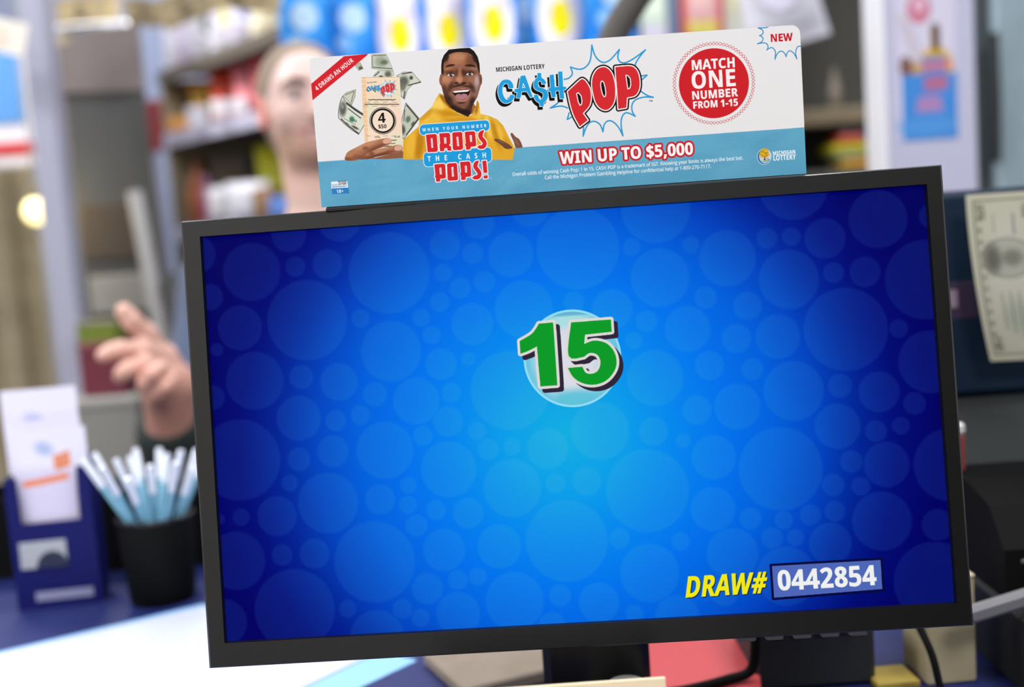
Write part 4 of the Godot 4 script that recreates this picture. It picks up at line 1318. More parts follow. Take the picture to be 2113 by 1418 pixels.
	c.stroke(c.smooth([923.7, 1.3, 930.9, 4.6, 933.8, 9.8, 931.6, 14.7, 925.8, 16.8], false), 2.0, "2b8fbf")
	c.stroke(c.smooth([925.8, 16.8, 930.8, 19.6, 932.8, 24.1, 929, 30.1, 920.8, 33], false), 2.0, "2b8fbf")
	c.stroke(c.smooth([920.8, 33, 932.7, 32, 939.6, 34, 942.2, 38.6, 941.7, 43.5, 939.3, 46.8], false), 2.0, "2b8fbf")
	c.stroke(c.smooth([939.3, 46.8, 944.8, 43.7, 950.6, 42.9, 954.9, 46.9, 957.2, 52.7, 955.5, 66.8], false), 2.0, "2b8fbf")
	c.stroke(c.smooth([955.5, 66.8, 958.8, 59.1, 963.5, 53.2, 969.4, 51.1, 974.3, 53.9, 977.6, 59.2, 978.7, 63.3], false), 2.0, "2b8fbf")
	c.stroke(c.smooth([978.7, 63.3, 980.6, 56.9, 985.3, 51.8, 990.4, 53.1, 995.8, 58.5, 1000.8, 69.2], false), 2.0, "2b8fbf")
	c.stroke(c.smooth([1000.8, 69.2, 999, 60, 999.6, 52.5, 1002.2, 46.4, 1005.5, 43.8, 1010.6, 44.5], false), 2.0, "2b8fbf")
	c.text("NEW", 947.1, 31, 993.9, 31.3, 15.2, "c51f2b", 1, 0, 0.3)
	c.text("WIN UP TO $5,000", 499.4, 250, 777, 249.1, 24.5, "fdf6f5", 1, 0, 0.5, "c9212b", 4.2)
	c.text("Overall odds of winning Cash Pop: 1 in 15. CASH POP is a trademark of IGT. Knowing your limits is always the best bet.", 398.4, 267.8, 879.5, 266.7, 7.2, "f1f8fb", 0, 0, 0.12)
	c.text("Call the Michigan Problem Gambling Helpline for confidential help at 1-800-270-7117.", 464.9, 279, 812.2, 279.2, 7.2, "f1f8fb", 0, 0, 0.12)
	c.disc(923.6, 263.8, 15.0, 16.4, "e4f2fa"); c.disc(923.6, 263.8, 14.0, 15.4, "256c9e"); c.disc(925.2, 263.4, 12.2, 14.2, "d3d6ea")
	c.fill([c.smooth([916.5, 272.7, 920.6, 270.7, 927, 270.6, 931.7, 269.2, 935, 271.2, 934.4, 273.4, 926.9, 272.9, 919.9, 274.1], true)], "9ed0a4")
	c.stroke(c.smooth([927.7, 268.3, 931.7, 268.9, 935, 271.7], false), 0.9, "1f4a3c")
	c.stroke(c.smooth([922.2, 274.3, 929.2, 273.3, 934.3, 273.7], false), 1.0, "2b5f94")
	c.stroke(c.smooth([926.6, 277.5, 931.3, 276.1], false), 0.8, "2b5f94")
	c.fill([c.pts([923, 264, 925.9, 264.2, 925.4, 268.2, 927, 271.2, 921.2, 270.8, 923.1, 268])], "6b4a1c")
	c.blob(924.5, 251.5, 6, 4.8, 0, "dba81f", 1.0)
	c.blob(920.3, 255.2, 5.7, 4.5, 0, "dba81f", 1.0)
	c.blob(927.7, 255.7, 6.4, 5.1, 0, "dba81f", 1.0)
	c.blob(918.3, 259.7, 5, 4, 0, "dba81f", 1.0)
	c.blob(923.5, 259.5, 6.4, 5.1, 0, "dba81f", 1.0)
	c.blob(929.2, 260.4, 5.3, 4.3, 0, "dba81f", 1.0)
	c.blob(919.9, 263.2, 3.5, 2.8, 0, "dba81f", 1.0)
	c.blob(927.3, 263.7, 3.5, 2.8, 0, "dba81f", 1.0)
	c.blob(928, 250, 3.5, 2.8, 0, "dba81f", 1.0)
	c.blob(922.7, 253.7, 1.7, 1.2, 0, "8d6410", 0.9)
	c.blob(926.5, 257.4, 1.9, 1.4, 0, "8d6410", 0.9)
	c.blob(920, 260.4, 1.6, 1.1, 0, "8d6410", 0.9)
	c.blob(929.1, 262.1, 1.6, 1.1, 0, "8d6410", 0.9)
	c.blob(924.5, 263, 1.5, 1, 0, "8d6410", 0.9)
	c.blob(930, 256.5, 1.4, 1, 0, "8d6410", 0.9)
	c.blob(925.6, 252.7, 1.5, 1, 0, "f6d860", 0.95)
	c.blob(921.3, 257.6, 1.6, 1.1, 0, "f6d860", 0.95)
	c.blob(927.8, 254, 1.5, 1, 0, "f6d860", 0.95)
	c.blob(924.1, 260.1, 1.4, 1, 0, "f6d860", 0.95)
	c.blob(918.2, 261.4, 1.1, 0.8, 0, "f6d860", 0.95)
	c.text("MICHIGAN", 941.1, 262.3, 989.3, 261.9, 7.8, "f4fbff", 1, 0, 0.1)
	c.text("LOTTERY", 941.4, 273.4, 989.2, 273.5, 10.6, "f4fbff", 1, 0, 0.1)
	c.fill([c.pts([23.7, 253.7, 57, 253.8, 57.9, 268.1, 23.5, 267.5])], "e9f1f6")
	c.fill([c.pts([24, 267.5, 58.8, 268, 59.1, 279.8, 23.8, 279.3])], "2f7fc0")
	c.text("PLAY", 24.9, 261.9, 36.3, 262, 3.2, "4a8cc0")
	c.text("LOTTERY", 37.7, 261.5, 55.3, 261.6, 4.6, "101418")
	c.text("MICHIGAN", 38.2, 256.1, 55.8, 255.9, 3, "101418")
	c.text("RESPONSIBLY", 25, 266, 55.8, 266.4, 3.2, "2f6fb0")
	c.text("18+", 33.2, 278, 48, 277.6, 7, "f0f4dc")


func screen_print(c) -> void:
	ball_print(c, 973.1, 390.8, 129.5)
	var digits := [c.pts([890.5, 293.7, 927.7, 292.9, 927.8, 299.1, 928, 307.7, 928.1, 320, 928.2, 337.7, 928.2, 365.4, 928.2, 401, 928.1, 435.2, 928, 458.8, 884.3, 459.3, 884, 449.4, 883.6, 435.2, 883.1, 419.4, 882.7, 404.6, 882.5, 390.1, 882.3, 374.9, 882.1, 361.5, 882, 352.1, 877.7, 354.1, 871.5, 357, 864.7, 360, 858.4, 362.6, 852.4, 364.6, 846.3, 366.4, 840.9, 367.9, 837.1, 368.9, 837.2, 336.1, 843.1, 333.3, 851.7, 329.3, 860.6, 324.8, 867.9, 320.6, 872.7, 316.9, 876.3, 313.2, 879.2, 309.7, 882, 306.2, 884.7, 302.7, 887.1, 299.1, 889.1, 295.9]), c.pts([976.5, 296.1, 1081, 295.3, 1080.9, 326.9, 1010.1, 329.9, 1006.1, 355.8, 1010.3, 354.3, 1016.4, 352.1, 1023.1, 349.9, 1029.4, 348.6, 1035, 348.4, 1040.5, 348.8, 1045.8, 349.8, 1051, 351.1, 1056, 352.9, 1060.9, 355, 1065.5, 357.7, 1069.8, 361.1, 1073.8, 365.2, 1077.6, 370, 1080.9, 375.2, 1083.6, 380.5, 1085.7, 385.8, 1087.2, 391.4, 1088.1, 397, 1088.6, 402.6, 1088.5, 408, 1087.9, 413.4, 1086.7, 418.8, 1084.8, 424.1, 1082.1, 429.5, 1078.6, 435, 1074.6, 440.2, 1070.3, 444.9, 1065.8, 449.1, 1060.8, 452.9, 1055.5, 456.2, 1049.8, 458.9, 1043.7, 461, 1037.1, 462.5, 1030.2, 463.5, 1023.4, 463.7, 1016.4, 463.2, 1009.3, 462, 1002.2, 460.1, 995.6, 457.6, 989.3, 454.3, 983.2, 450.4, 977.7, 445.9, 972.8, 440.9, 968.7, 434.7, 965.2, 427.5, 962.4, 420.8, 960.4, 416.1, 997.5, 415.2, 998.8, 418.6, 1000.7, 423.5, 1003.1, 428.5, 1006.1, 432.1, 1009.8, 434.1, 1014.2, 435.3, 1018.8, 435.7, 1023.2, 435.4, 1027.5, 434.5, 1031.7, 432.9, 1035.6, 430.7, 1039, 427.7, 1041.8, 423.7, 1044.1, 418.8, 1045.9, 413.5, 1046.9, 408.6, 1047, 403.9, 1046.5, 399.2, 1045.3, 394.8, 1043.8, 391, 1041.8, 387.9, 1039.4, 385.3, 1036.6, 383.2, 1033.6, 381.6, 1030.1, 380.3, 1026.3, 379.4, 1022.4, 379.1, 1018.5, 379.5, 1014.4, 381.2, 1010.2, 383.8, 1006.4, 386.5, 1003.7, 388.4, 995.3, 389.5, 983, 391.5, 971, 390.7, 963.8, 383.6, 963.6, 365.5, 967.7, 339.6, 973, 313.8])]
	for d in digits: c.grown([d], 6.9, "2f2438", Vector2(10.8, 11.5))
	for d in digits: c.grown([d], 7.7, "dcd8d6")
	for d in digits: c.grown([d], 0.5, "0a9a28")
	c.text("DRAW#", 1225.2, 1040.1, 1438.8, 1039, 53.9, "14204a", 1, 0, 1.0, "", 0.0, 0.2)
	c.text("DRAW#", 1223.1, 1037.8, 1436.8, 1036.7, 53.9, "f1e817", 1, 0, 1.0, "", 0.0, 0.2)
	c.grown([c.pts([1454.6, 965.4, 1742.4, 965.1, 1741.7, 1047.4, 1454.7, 1054.8])], 2.8, "05083a")
	c.grown([c.pts([1454.6, 965.4, 1742.4, 965.1, 1741.7, 1047.4, 1454.7, 1054.8])], -3.3, "4d66b8")
	c.text("0442854", 1469.2, 1033.2, 1725.9, 1032.4, 51.3, "eef0ee", 1, 0, 0.8)


func bubbles() -> Array:
	return [128, 102, 78, 87, 250, 60, 270, 242, 108, 499, 130, 109, 335, 95, 40, 247, 96, 27, 235, 9, 47, 374, -22, 59, 11, 162, 35, 415, 247, 24, 491, 340, 81, 578, 256, 23, 603, 304, 24, -19, 45, 51, 20, 305, 17, 644, 140, 24, 654, 66, 40, 749, 15, 41, 727, 94, 28, 828, 104, 60, 1007, 100, 109, 887, -17, 51, 1219, 10, 91, 1149, 107, 23, 1218, 193, 77, 753, 172, 28, 687, 184, 28, 713, 282, 56, 853, 252, 77, 1087, 268, 53, 987, 241, 27, 1175, 306, 28, 1138, 355, 22, 1281, 333, 60, 630, 218, 26, 1398, 154, 74, 1305, 112, 22, 1504, 109, 27, 1568, 109, 24, 1655, 120, 53, 1582, -24, 90, 1795, 79, 76, 1933, 82, 32, 1554, 221, 78, 1671, 211, 27, 1752, 215, 40, 1906, 246, 104, 1692, 362, 109, 1334, 254, 29, 1441, 283, 37, 1407, 367, 38, 1515, 369, 58, 1828, 369, 24, 1903, 461, 82, 1332, 433, 38, 1443, 450, 28, 1546, 514, 78, 1667, 508, 31, 1766, 531, 53, 1855, 567, 29, 1397, 546, 60, 1291, 548, 38, 1653, 614, 59, 1751, 633, 28, 1816, 623, 23, 1327, 675, 58, 1498, 716, 109, 1772, 721, 59, 1936, 732, 95, 1682, 708, 29, 1631, 766, 29, 1702, 774, 24, 1750, 868, 77, 1631, 835, 27, 1567, 841, 27, 1315, 811, 58, 1411, 841, 28, 1497, 850, 24, 1892, 886, 41, 1613, 919, 55, 1464, 896, 28, 1524, 898, 22, 1358, 930, 67, 118, 395, 78, 245, 393, 32, 346, 413, 50, 231, 503, 60, 331, 516, 28, 398, 505, 26, 441, 452, 32, 550, 477, 62, 623, 383, 42, 65, 605, 109, 225, 613, 31, 318, 597, 42, 458, 603, 76, 196, 675, 22, 296, 734, 81, 437, 733, 40, 515, 700, 22, 2, 433, 32, 562, 571, 26, 625, 664, 74, 802, 465, 105, 697, 374, 18, 645, 460, 26, 632, 537, 40, 707, 567, 24, 734, 617, 28, 798, 615, 23, 892, 626, 54, 1033, 587, 77, 1187, 457, 74, 1173, 598, 38, 791, 724, 77, 906, 719, 26, 989, 718, 38, 1147, 752, 109, 1250, 626, 19, 670, 783, 40, 59, 758, 23, 156, 761, 53, 39, 874, 78, 163, 866, 28, 251, 867, 40, 411, 898, 108, 188, 1013, 108, 331, 1019, 23, 406, 1099, 73, 478, 1027, 26, 525, 1053, 24, 548, 977, 41, 530, 808, 29, 511, 752, 24, 584, 770, 26, -5, 1037, 62, 0, 760, 14, 599, 877, 56, 747, 876, 58, 926, 872, 108, 1065, 873, 27, 1138, 968, 77, 778, 1023, 77, 1000, 1039, 53, 899, 1015, 29, 626, 1048, 58, 684, 953, 24, 631, 958, 26, 1225, 890, 24, 1203, 1089, 58, 1092, 1073, 23, 873, 1092, 35, 1874, 1034, 105, 1494, 997, 77, 1330, 1028, 38]


# ------------------------------------------------------------------ the room
func room() -> void:
	structure("floor", mbox(Vector3(4.6, 0.1, 6.2), 0.001), M.floor, Vector3(0, -0.05, -1.4), "grey speckled shop floor", "floor")
	structure("ceiling", mbox(Vector3(4.6, 0.1, 6.2), 0.001), M.ceiling, Vector3(0, 2.95, -1.4), "white shop ceiling holding square light panels", "ceiling")
	structure("wall_back", mbox(Vector3(4.6, 2.9, 0.1), 0.001), M.far_wall, Vector3(0, 1.45, -4.45), "blue grey wall behind the stocked shelves", "wall")
	structure("wall_front", mbox(Vector3(4.6, 2.9, 0.1), 0.001), M.wall, Vector3(0, 1.45, 1.65), "off-white wall facing the monitor", "wall")
	var d := structure("door_1", mbox(Vector3(1.75, 2.72, 0.06), 0.006), mat("17191c", 0.5), Vector3(1.12, 1.365, 1.575), "wide dark door added out of view for the monitor bezel to mirror", "door")  # unseen, added so one end of the bezel reflects something dark
	part("door_handle", mtube([Vector3(-0.72, -0.45, -0.05), Vector3(-0.72, -0.05, -0.05)], 0.014, 10), M.chrome, d)
	structure("wall_left", mbox(Vector3(0.1, 2.9, 6.0), 0.001), M.wall, Vector3(-2.25, 1.45, -1.4), "off-white side wall beyond the beige curtain", "wall")
	structure("wall_right", mbox(Vector3(0.1, 2.9, 6.0), 0.001), M.wall, Vector3(2.25, 1.45, -1.4), "off-white side wall beyond the steel cooler", "wall")
	structure("trim_1", mbox(Vector3(0.052, 2.9, 0.06), 0.006), mat("a8aabe", 0.4), Vector3(-0.892, 1.45, -2.42), "tall pale metal door post beside the grey kiosk", "post")


func counter() -> void:
	var t := thing("service_counter", "long service counter with a navy blue top under the monitor", "counter", Vector3(-0.05, 0, -1.06))
	var top := part("worktop", mbox(Vector3(2.3, 0.035, 1.16), 0.006), M.navy, t)
	top.position.y = 0.9825
	var body := part("front_panel", mbox(Vector3(2.2, 0.95, 0.04), 0.004), mat("8d8f98", 0.6), t)
	body.position = Vector3(0, 0.4825, 0.50)
	var rear := part("rear_panel", mbox(Vector3(2.2, 0.95, 0.04), 0.004), mat("8d8f98", 0.6), t)
	rear.position = Vector3(0, 0.4825, -0.50)
	for s in [-1, 1]:
		var e := part("end_panel", mbox(Vector3(0.04, 0.95, 0.96), 0.004), mat("8d8f98", 0.6), t)
		e.position = Vector3(s * 1.08, 0.4825, 0)
	var kick := part("kick_board", mbox(Vector3(2.1, 0.015, 0.9), 0.002), M.dull_black, t)
	kick.position.y = 0.0075


# ------------------------------------------------------------------ the monitor and the card on it
func monitor() -> void:
	var t := thing("monitor", "black flat-screen monitor showing a green 15 among blue bubbles", "monitor", Vector3(0.0355, 1.0, -0.80))
	var tilt := Basis(Vector3.UP, deg_to_rad(-3.0)) * Basis(Vector3.RIGHT, deg_to_rad(-7.6)) * Basis(Vector3.BACK, deg_to_rad(0.15))
	var face := Transform3D(tilt, Vector3(0, 0.2713, 0.0285))
	# the front frame: four mitred bars round the screen opening, one part
	var outer := [Vector2(-0.2505, -0.1515), Vector2(0.2485, -0.1500), Vector2(0.2495, 0.1473), Vector2(-0.2515, 0.1465)]
	var inner := [Vector2(-0.2380, -0.13475), Vector2(0.2380, -0.13475), Vector2(0.2380, 0.13475), Vector2(-0.2380, 0.13475)]
	var st := begin()
	st.set_smooth_group(-1)
	for i in 4:
		var j := (i + 1) % 4
		var levels := [[outer[i], outer[j], -0.012], [outer[i], outer[j], 0.0015], [outer[i] * 0.994, outer[j] * 0.994, 0.003], [inner[i] * 1.004, inner[j] * 1.004, 0.003], [inner[i], inner[j], -0.001]]
		for k in 4:
			var a := Vector3(levels[k][0].x, levels[k][0].y, levels[k][2])
			var b := Vector3(levels[k][1].x, levels[k][1].y, levels[k][2])
			var c := Vector3(levels[k + 1][1].x, levels[k + 1][1].y, levels[k + 1][2])
			var d := Vector3(levels[k + 1][0].x, levels[k + 1][0].y, levels[k + 1][2])
			for v in [a, c, b, a, d, c]:
				st.add_vertex(v)
	st.generate_normals()
	var bezel := part("bezel", st.commit(), M.bezel, t)
	bezel.transform = face
	var glow := mat("000000", 0.5, 0.0, 0.12)
	glow.emission_enabled = true
	glow.emission_texture = ImageTexture.create_from_image(screen_image())
	glow.emission = Color.WHITE
	glow.emission_operator = BaseMaterial3D.EMISSION_OP_MULTIPLY
	glow.emission_energy_multiplier = 1.0
	glow.texture_repeat = false
	var q := begin()
	for v in [[-1, -1], [-1, 1], [1, 1], [-1, -1], [1, 1], [1, -1]]:
		q.set_normal(Vector3.BACK)
		q.set_uv(Vector2(v[0] * 0.5 + 0.5, 0.5 - v[1] * 0.5))
		q.add_vertex(Vector3(v[0] * 0.2382, v[1] * 0.13495, -0.0006))
	var screen := part("screen", q.commit(), glow, t, "lit screen with a green 15 on a pale ball among blue bubbles")
	screen.transform = face
	# rear housing: a shallow shell with a raised middle
	var shell := mprism(rounded_rect(0.494, 0.292, 0.008), 0.022)
	var hump := mprism(rounded_rect(0.36, 0.20, 0.03), 0.024)
	var housing := part("rear_housing", joined([[shell, Vector3(-0.001, -0.002, -0.023)], [hump, Vector3(0, -0.01, -0.044)]]), M.dull_black, t)
	housing.transform = face
	for k in 5:
		var b := part("button", mbox(Vector3(0.012, 0.004, 0.006), 0.001), mat("6f6f6c", 0.5), t)
		b.transform = face * Transform3D(Basis(), Vector3(0.105 + k * 0.018, -0.1525, -0.008))
	var neck := part("stand_neck", joined([[mbox(Vector3(0.082, 0.215, 0.03), 0.006), Vector3(0.012, 0.1175, -0.088)], [mbox(Vector3(0.10, 0.09, 0.022), 0.006), Vector3(0.006, 0.245, -0.07)]]), mat("0c0c0d", 0.2), t)
	neck.position = Vector3.ZERO
	var base := part("stand_base", mlathe([[0.0, 0.0], [0.118, 0.0], [0.122, 0.004], [0.118, 0.009], [0.07, 0.012], [0.0, 0.012]], 40), M.black, t)
	base.scale = Vector3(1.05, 1, 0.78)
	base.position = Vector3(0.01, 0.0, -0.06)


func counter_sign() -> void:
	var t := thing("counter_sign", "long white and blue promotional sign standing on top of the monitor", "sign", Vector3(0.0421, 1.4190, -0.800), deg_to_rad(0.8))
	var print := print_material(sign_image(), 0.5)
	var outline := rounded_rect(0.3236, 0.0976, 0.0058)
	for i in outline.size():            # only the upper corners are rounded off
		if outline[i].y < -0.03:
			outline[i] = Vector2(signf(outline[i].x) * 0.1618, -0.0488)
		elif outline[i].x < 0.0:
			outline[i] = Vector2(-0.1618, 0.0488) + (outline[i] - Vector2(-0.1618, 0.0488)) * 0.35
	var card := mprism(outline, 0.0014)
	var st := begin()
	var data := card.surface_get_arrays(0)
	for i in data[Mesh.ARRAY_VERTEX].size():
		var v: Vector3 = data[Mesh.ARRAY_VERTEX][i]
		st.set_normal(data[Mesh.ARRAY_NORMAL][i])
		st.set_uv(Vector2(v.x / 0.3236 + 0.5, 0.5 - v.y / 0.0976))
		st.add_vertex(v)
	var c := part("card", st.commit(), print, t, "white and blue printed card with a smiling man in a yellow hooded top")
	c.position = Vector3(0, 0.0486, 0.0)
	c.rotation.x = deg_to_rad(-0.8)
	var f := part("foot_channel", joined([[mbox(Vector3(0.318, 0.006, 0.003), 0.0008), Vector3(0, 0.000, -0.0026)], [mbox(Vector3(0.318, 0.003, 0.016), 0.0008), Vector3(0, -0.0022, -0.004)]]), M.black, t)
	f.position = Vector3.ZERO


# ------------------------------------------------------------------ things on the counter
func counter_things() -> void:
	# sheets lying flat
	var flat := func(points: Array, thick: float) -> ArrayMesh:
		var p := PackedVector2Array()
		for q in points: p.append(Vector2(q[0], q[1]))
		var m := mprism(p, thick)
		return joined([[m, Transform3D(Basis(Vector3.RIGHT, PI / 2), Vector3.ZERO)]])
	single("paper_sheet", flat.call([[-0.36, -1.272], [-0.108, -1.062], [-0.44, -0.67], [-0.81, -1.0]], 0.0008), mat("8fc4f2", 0.5), "light blue sheet lying under the big white sheet on the counter", "paper", Vector3(0, 1.0005, 0))
	single("paper_sheet", flat.call([[-0.353, -1.262], [-0.150, -1.085], [-0.46, -0.69], [-0.80, -1.0]], 0.0008), mat("c8cfe6", 0.45), "large white sheet lying on the counter below the pen cup", "paper", Vector3(0, 1.0016, 0))
	# leaflet holder
	var h := thing("leaflet_holder", "small navy blue leaflet holder with a grey label plate on the counter", "leaflet holder", Vector3(-0.530, 1.0, -1.325), deg_to_rad(8))
	var blue := mat("12165c", 0.5, 0.0, 0.3)
	var w := 0.0455
	var front := PackedVector2Array([Vector2(-w, 0), Vector2(w, 0), Vector2(w, 0.158), Vector2(w - 0.013, 0.158), Vector2(w - 0.013, 0.098), Vector2(-w + 0.013, 0.098), Vector2(-w + 0.013, 0.150), Vector2(-w, 0.150)])
	part("front_pocket", mprism(front, 0.003), blue, h).position.z = 0.022
	part("back_panel", mbox(Vector3(0.091, 0.165, 0.003), 0.001), blue, h).position = Vector3(0, 0.0825, -0.022)
	for s in [-1, 1]:
		part("side_panel", mbox(Vector3(0.003, 0.150, 0.044), 0.001), blue, h).position = Vector3(s * (w - 0.0015), 0.075, 0)
	part("base", mbox(Vector3(0.091, 0.004, 0.046), 0.001), blue, h).position = Vector3(0, 0.002, 0)
	var plate := part("label_plate", mbox(Vector3(0.050, 0.030, 0.0012), 0.0004), mat("a9adb4", 0.4), h, "grey label plate")
	plate.position = Vector3(-0.012, 0.062, 0.0242)
	var arch := PackedVector2Array()
	for i in 13: arch.append(Vector2(0.017 * cos(PI * i / 12), 0.018 * sin(PI * i / 12)))
	part("emblem", mprism(arch, 0.0006), mat("1c2440", 0.5), h).position = Vector3(-0.003, 0.0475, 0.0252)
	part("lettering_strip", mbox(Vector3(0.062, 0.010, 0.0008), 0.0003), mat("8d90b0", 0.5), h).position = Vector3(0.006, 0.014, 0.0240)
	var leafs := [[-0.010, 0.244, -0.014, 0, "white leaflet standing tallest at the back of the navy holder"], [-0.006, 0.209, -0.005, 1, "white leaflet standing second from the back in the navy holder"], [0.002, 0.200, 0.004, 2, "white leaflet with a square orange mark in the navy holder"], [-0.001, 0.154, 0.013, 3, "white leaflet with an orange band standing at the front of the navy holder"]]
	for l in leafs:
		var wide: float = 0.062 if l[3] == 3 else 0.082
		var m := msheet(3, 6, func(u: float, v: float) -> Vector3: return Vector3((u - 0.5) * wide, (1.0 - v) * (l[1] - 0.006), 0.003 * sin(u * PI)), 0.0012)
		single("leaflet", m, print_material(leaflet_image(l[3]), 0.5), l[4], "leaflet", h.position + Vector3(l[0] * 0.99, 0.006, l[2]), deg_to_rad(8), "leaflets in the navy holder")
	# cup of stick pens
	var cup := thing("pen_cup", "black cup full of pale blue stick pens beside the navy holder", "cup", Vector3(-0.412, 1.0, -1.306))
	part("wall", mlathe([[0.0, 0.0], [0.034, 0.0], [0.036, 0.003], [0.042, 0.094], [0.041, 0.096], [0.039, 0.094], [0.033, 0.006], [0.0, 0.006]], 36), M.dull_black, cup)
	part("rim", mlathe([[0.040, 0.094], [0.0425, 0.0945], [0.043, 0.097], [0.0405, 0.0985], [0.039, 0.096], [0.040, 0.094]], 36), M.black, cup)
	var rng := RandomNumberGenerator.new()
	var pen: Node3D = null
	for k in 15:
		var a := TAU * k / 15.0
		var r := 0.030 if k % 3 else 0.014
		var foot := Vector3(-cos(a) * 0.012, 0.0075, -sin(a) * 0.012)
		var lean := Vector3(cos(a) * r, 0.093, sin(a) * r)
		var long := 0.158 + rng.randf() * 0.022
		if k == 7:
			foot = Vector3(0.022, 0.008, 0.012)
			lean = Vector3(-0.0325, 0.0985, 0.006)
			long = 0.185
		var up := (lean - foot).normalized()
		var at := cup.position + foot
		if pen == null:
			pen = thing("stick_pen", "pale blue stick pen standing in the black cup", "pen", at, 0.0, "stick pens in the black cup")
			var barrel := mat("7fb6cf", 0.35)
			part("barrel", mlathe([[0.0, 0.0], [0.0012, 0.0], [0.0034, 0.008], [0.0034, 0.128], [0.0, 0.128]], 8), barrel, pen)
			part("end_cap", mlathe([[0.0, 0.126], [0.0040, 0.126], [0.0042, 0.156], [0.0034, 0.160], [0.0, 0.160]], 8), mat("dfe6f4", 0.4), pen)
			rng.randf()
		else:
			pen = dup(pen, "", at)
		if k == 7: pen.set_meta("label", "pale blue stick pen leaning far out over the cup's rim"); pen.remove_meta("group")
		elif k == 8: pen.set_meta("label", "pale blue stick pen standing in the black cup"); pen.set_meta("group", "stick pens in the black cup")
		pen.basis = Basis(Quaternion(Vector3.UP, up)).scaled_local(Vector3(1, long / 0.160, 1))
	# low tray behind them
	var tray := thing("desk_tray", "low black open tray standing behind the leaflet holder", "tray", Vector3(-0.52, 1.0, -1.47))
	part("base", mbox(Vector3(0.36, 0.006, 0.09), 0.001), M.dull_black, tray).position.y = 0.003
	for s in [-1, 1]:
		part("long_side", mbox(Vector3(0.36, 0.095, 0.004), 0.001), M.dull_black, tray).position = Vector3(0, 0.0535, s * 0.043)
		part("short_side", mbox(Vector3(0.004, 0.095, 0.082), 0.001), M.dull_black, tray).position = Vector3(s * 0.178, 0.0535, 0)
	# round the monitor's foot
	var dome := thing("paperweight", "pale grey dome-shaped paperweight in front of the monitor stand", "paperweight", Vector3(0.066, 1.011, -0.835))
	part("dome", mlathe([[0.0, 0.0], [0.022, 0.0], [0.024, 0.006], [0.0235, 0.026], [0.020, 0.040], [0.013, 0.050], [0.0, 0.054]], 28), mat("b9b9b2", 0.4), dome)
	part("foot_ring", mlathe([[0.020, 0.0], [0.0255, 0.0], [0.026, 0.004], [0.0245, 0.007], [0.020, 0.007]], 28), mat("8b8b86", 0.5), dome)
	var tent := thing("tent_card", "cream folded card standing in front of the monitor stand", "card", Vector3(0.0, 1.0, -0.672))
	for s in [-1, 1]:
		var leaf := part("leaf", mbox(Vector3(0.152, 0.1318, 0.0012), 0.0004), mat("ead7b4", 0.7), tent)
		leaf.transform = Transform3D(Basis(Vector3.RIGHT, s * 0.16), Vector3(0, 0.0655, s * -0.011))
	single("cardboard_piece", mbox(Vector3(0.15, 0.012, 0.10), 0.002), noisy("8f8273", 0.8, 0.03, 0.06), "taupe piece of cardboard lying beside the monitor stand", "cardboard", Vector3(-0.012, 1.0065, -1.035), deg_to_rad(24))
	var folder := thing("folder", "red folder lying on the counter behind the monitor stand", "folder", Vector3(0.143, 1.0, -0.99), deg_to_rad(-10.6))
	part("cover", mbox(Vector3(0.100, 0.003, 0.20), 0.001), mat("c7484c", 0.5), folder).position.y = 0.0135
	part("pages", mbox(Vector3(0.095, 0.009, 0.194), 0.001), mat("d8d2cc", 0.7), folder).position.y = 0.0075
	part("back_cover", mbox(Vector3(0.100, 0.003, 0.20), 0.001), mat("b83f44", 0.5), folder).position.y = 0.0015
	single("cable", mtube(curve([Vector3(0.100, 1.020, -0.905), Vector3(0.125, 1.0195, -0.912), Vector3(0.155, 1.0195, -0.925), Vector3(0.175, 1.024, -0.93), Vector3(0.180, 1.05, -0.93), Vector3(0.182, 1.085, -0.935)]), 0.0042, 8), M.dull_black, "thick black cable lying across the red folder", "cable")
	var box := thing("terminal_box", "black connection box with a row of sockets behind the monitor", "terminal box", Vector3(0.230, 1.0, -0.985))
	part("case", mbox(Vector3(0.100, 0.075, 0.09), 0.004), mat("1d2022", 0.6), box).position.y = 0.0375
	for k in 4:
		part("socket", mbox(Vector3(0.014, 0.010, 0.004), 0.001), mat("0a0a0a", 0.4), box).position = Vector3(-0.03 + k * 0.019, 0.05, 0.0465)
	var cream := thing("carton", "cream cardboard box standing behind the monitor's lower corner", "box", Vector3(0.337, 1.0, -0.955), deg_to_rad(4))
	part("body", mbox(Vector3(0.042, 0.088, 0.05), 0.002), noisy("b7ab88", 0.8, 0.02, 0.08), cream).position.y = 0.044
	part("lid_flap", mbox(Vector3(0.042, 0.003, 0.052), 0.001), mat("c4b995", 0.8), cream).position.y = 0.0895
	part("tape", mbox(Vector3(0.014, 0.030, 0.0006), 0.0002), mat("a09468", 0.5), cream).position = Vector3(0.004, 0.072, 0.0254)
	single("sticky_pad", mbox(Vector3(0.036, 0.006, 0.036), 0.001), mat("a8923c", 0.7), "yellow sticky pad standing beside the cream cardboard box", "pad", Vector3(0.293, 1.0032, -0.945), deg_to_rad(4))
	single("cable", mtube(curve([Vector3(0.289, 1.076, -0.975), Vector3(0.300, 1.074, -0.93), Vector3(0.309, 1.045, -0.895), Vector3(0.316, 1.006, -0.88), Vector3(0.335, 1.0045, -0.86)]), 0.003, 8), M.dull_black, "thin black cable running down in front of the yellow sticky pad", "cable")
	single("cable", mtube(curve([Vector3(0.262, 1.405, -0.838), Vector3(0.284, 1.410, -0.84), Vector3(0.2915, 1.404, -0.842), Vector3(0.2945, 1.392, -0.843), Vector3(0.290, 1.37, -0.842), Vector3(0.24, 1.34, -0.83)]), 0.0016, 8), M.dull_black, "thin black cable looping out behind the monitor's upper corner", "cable")


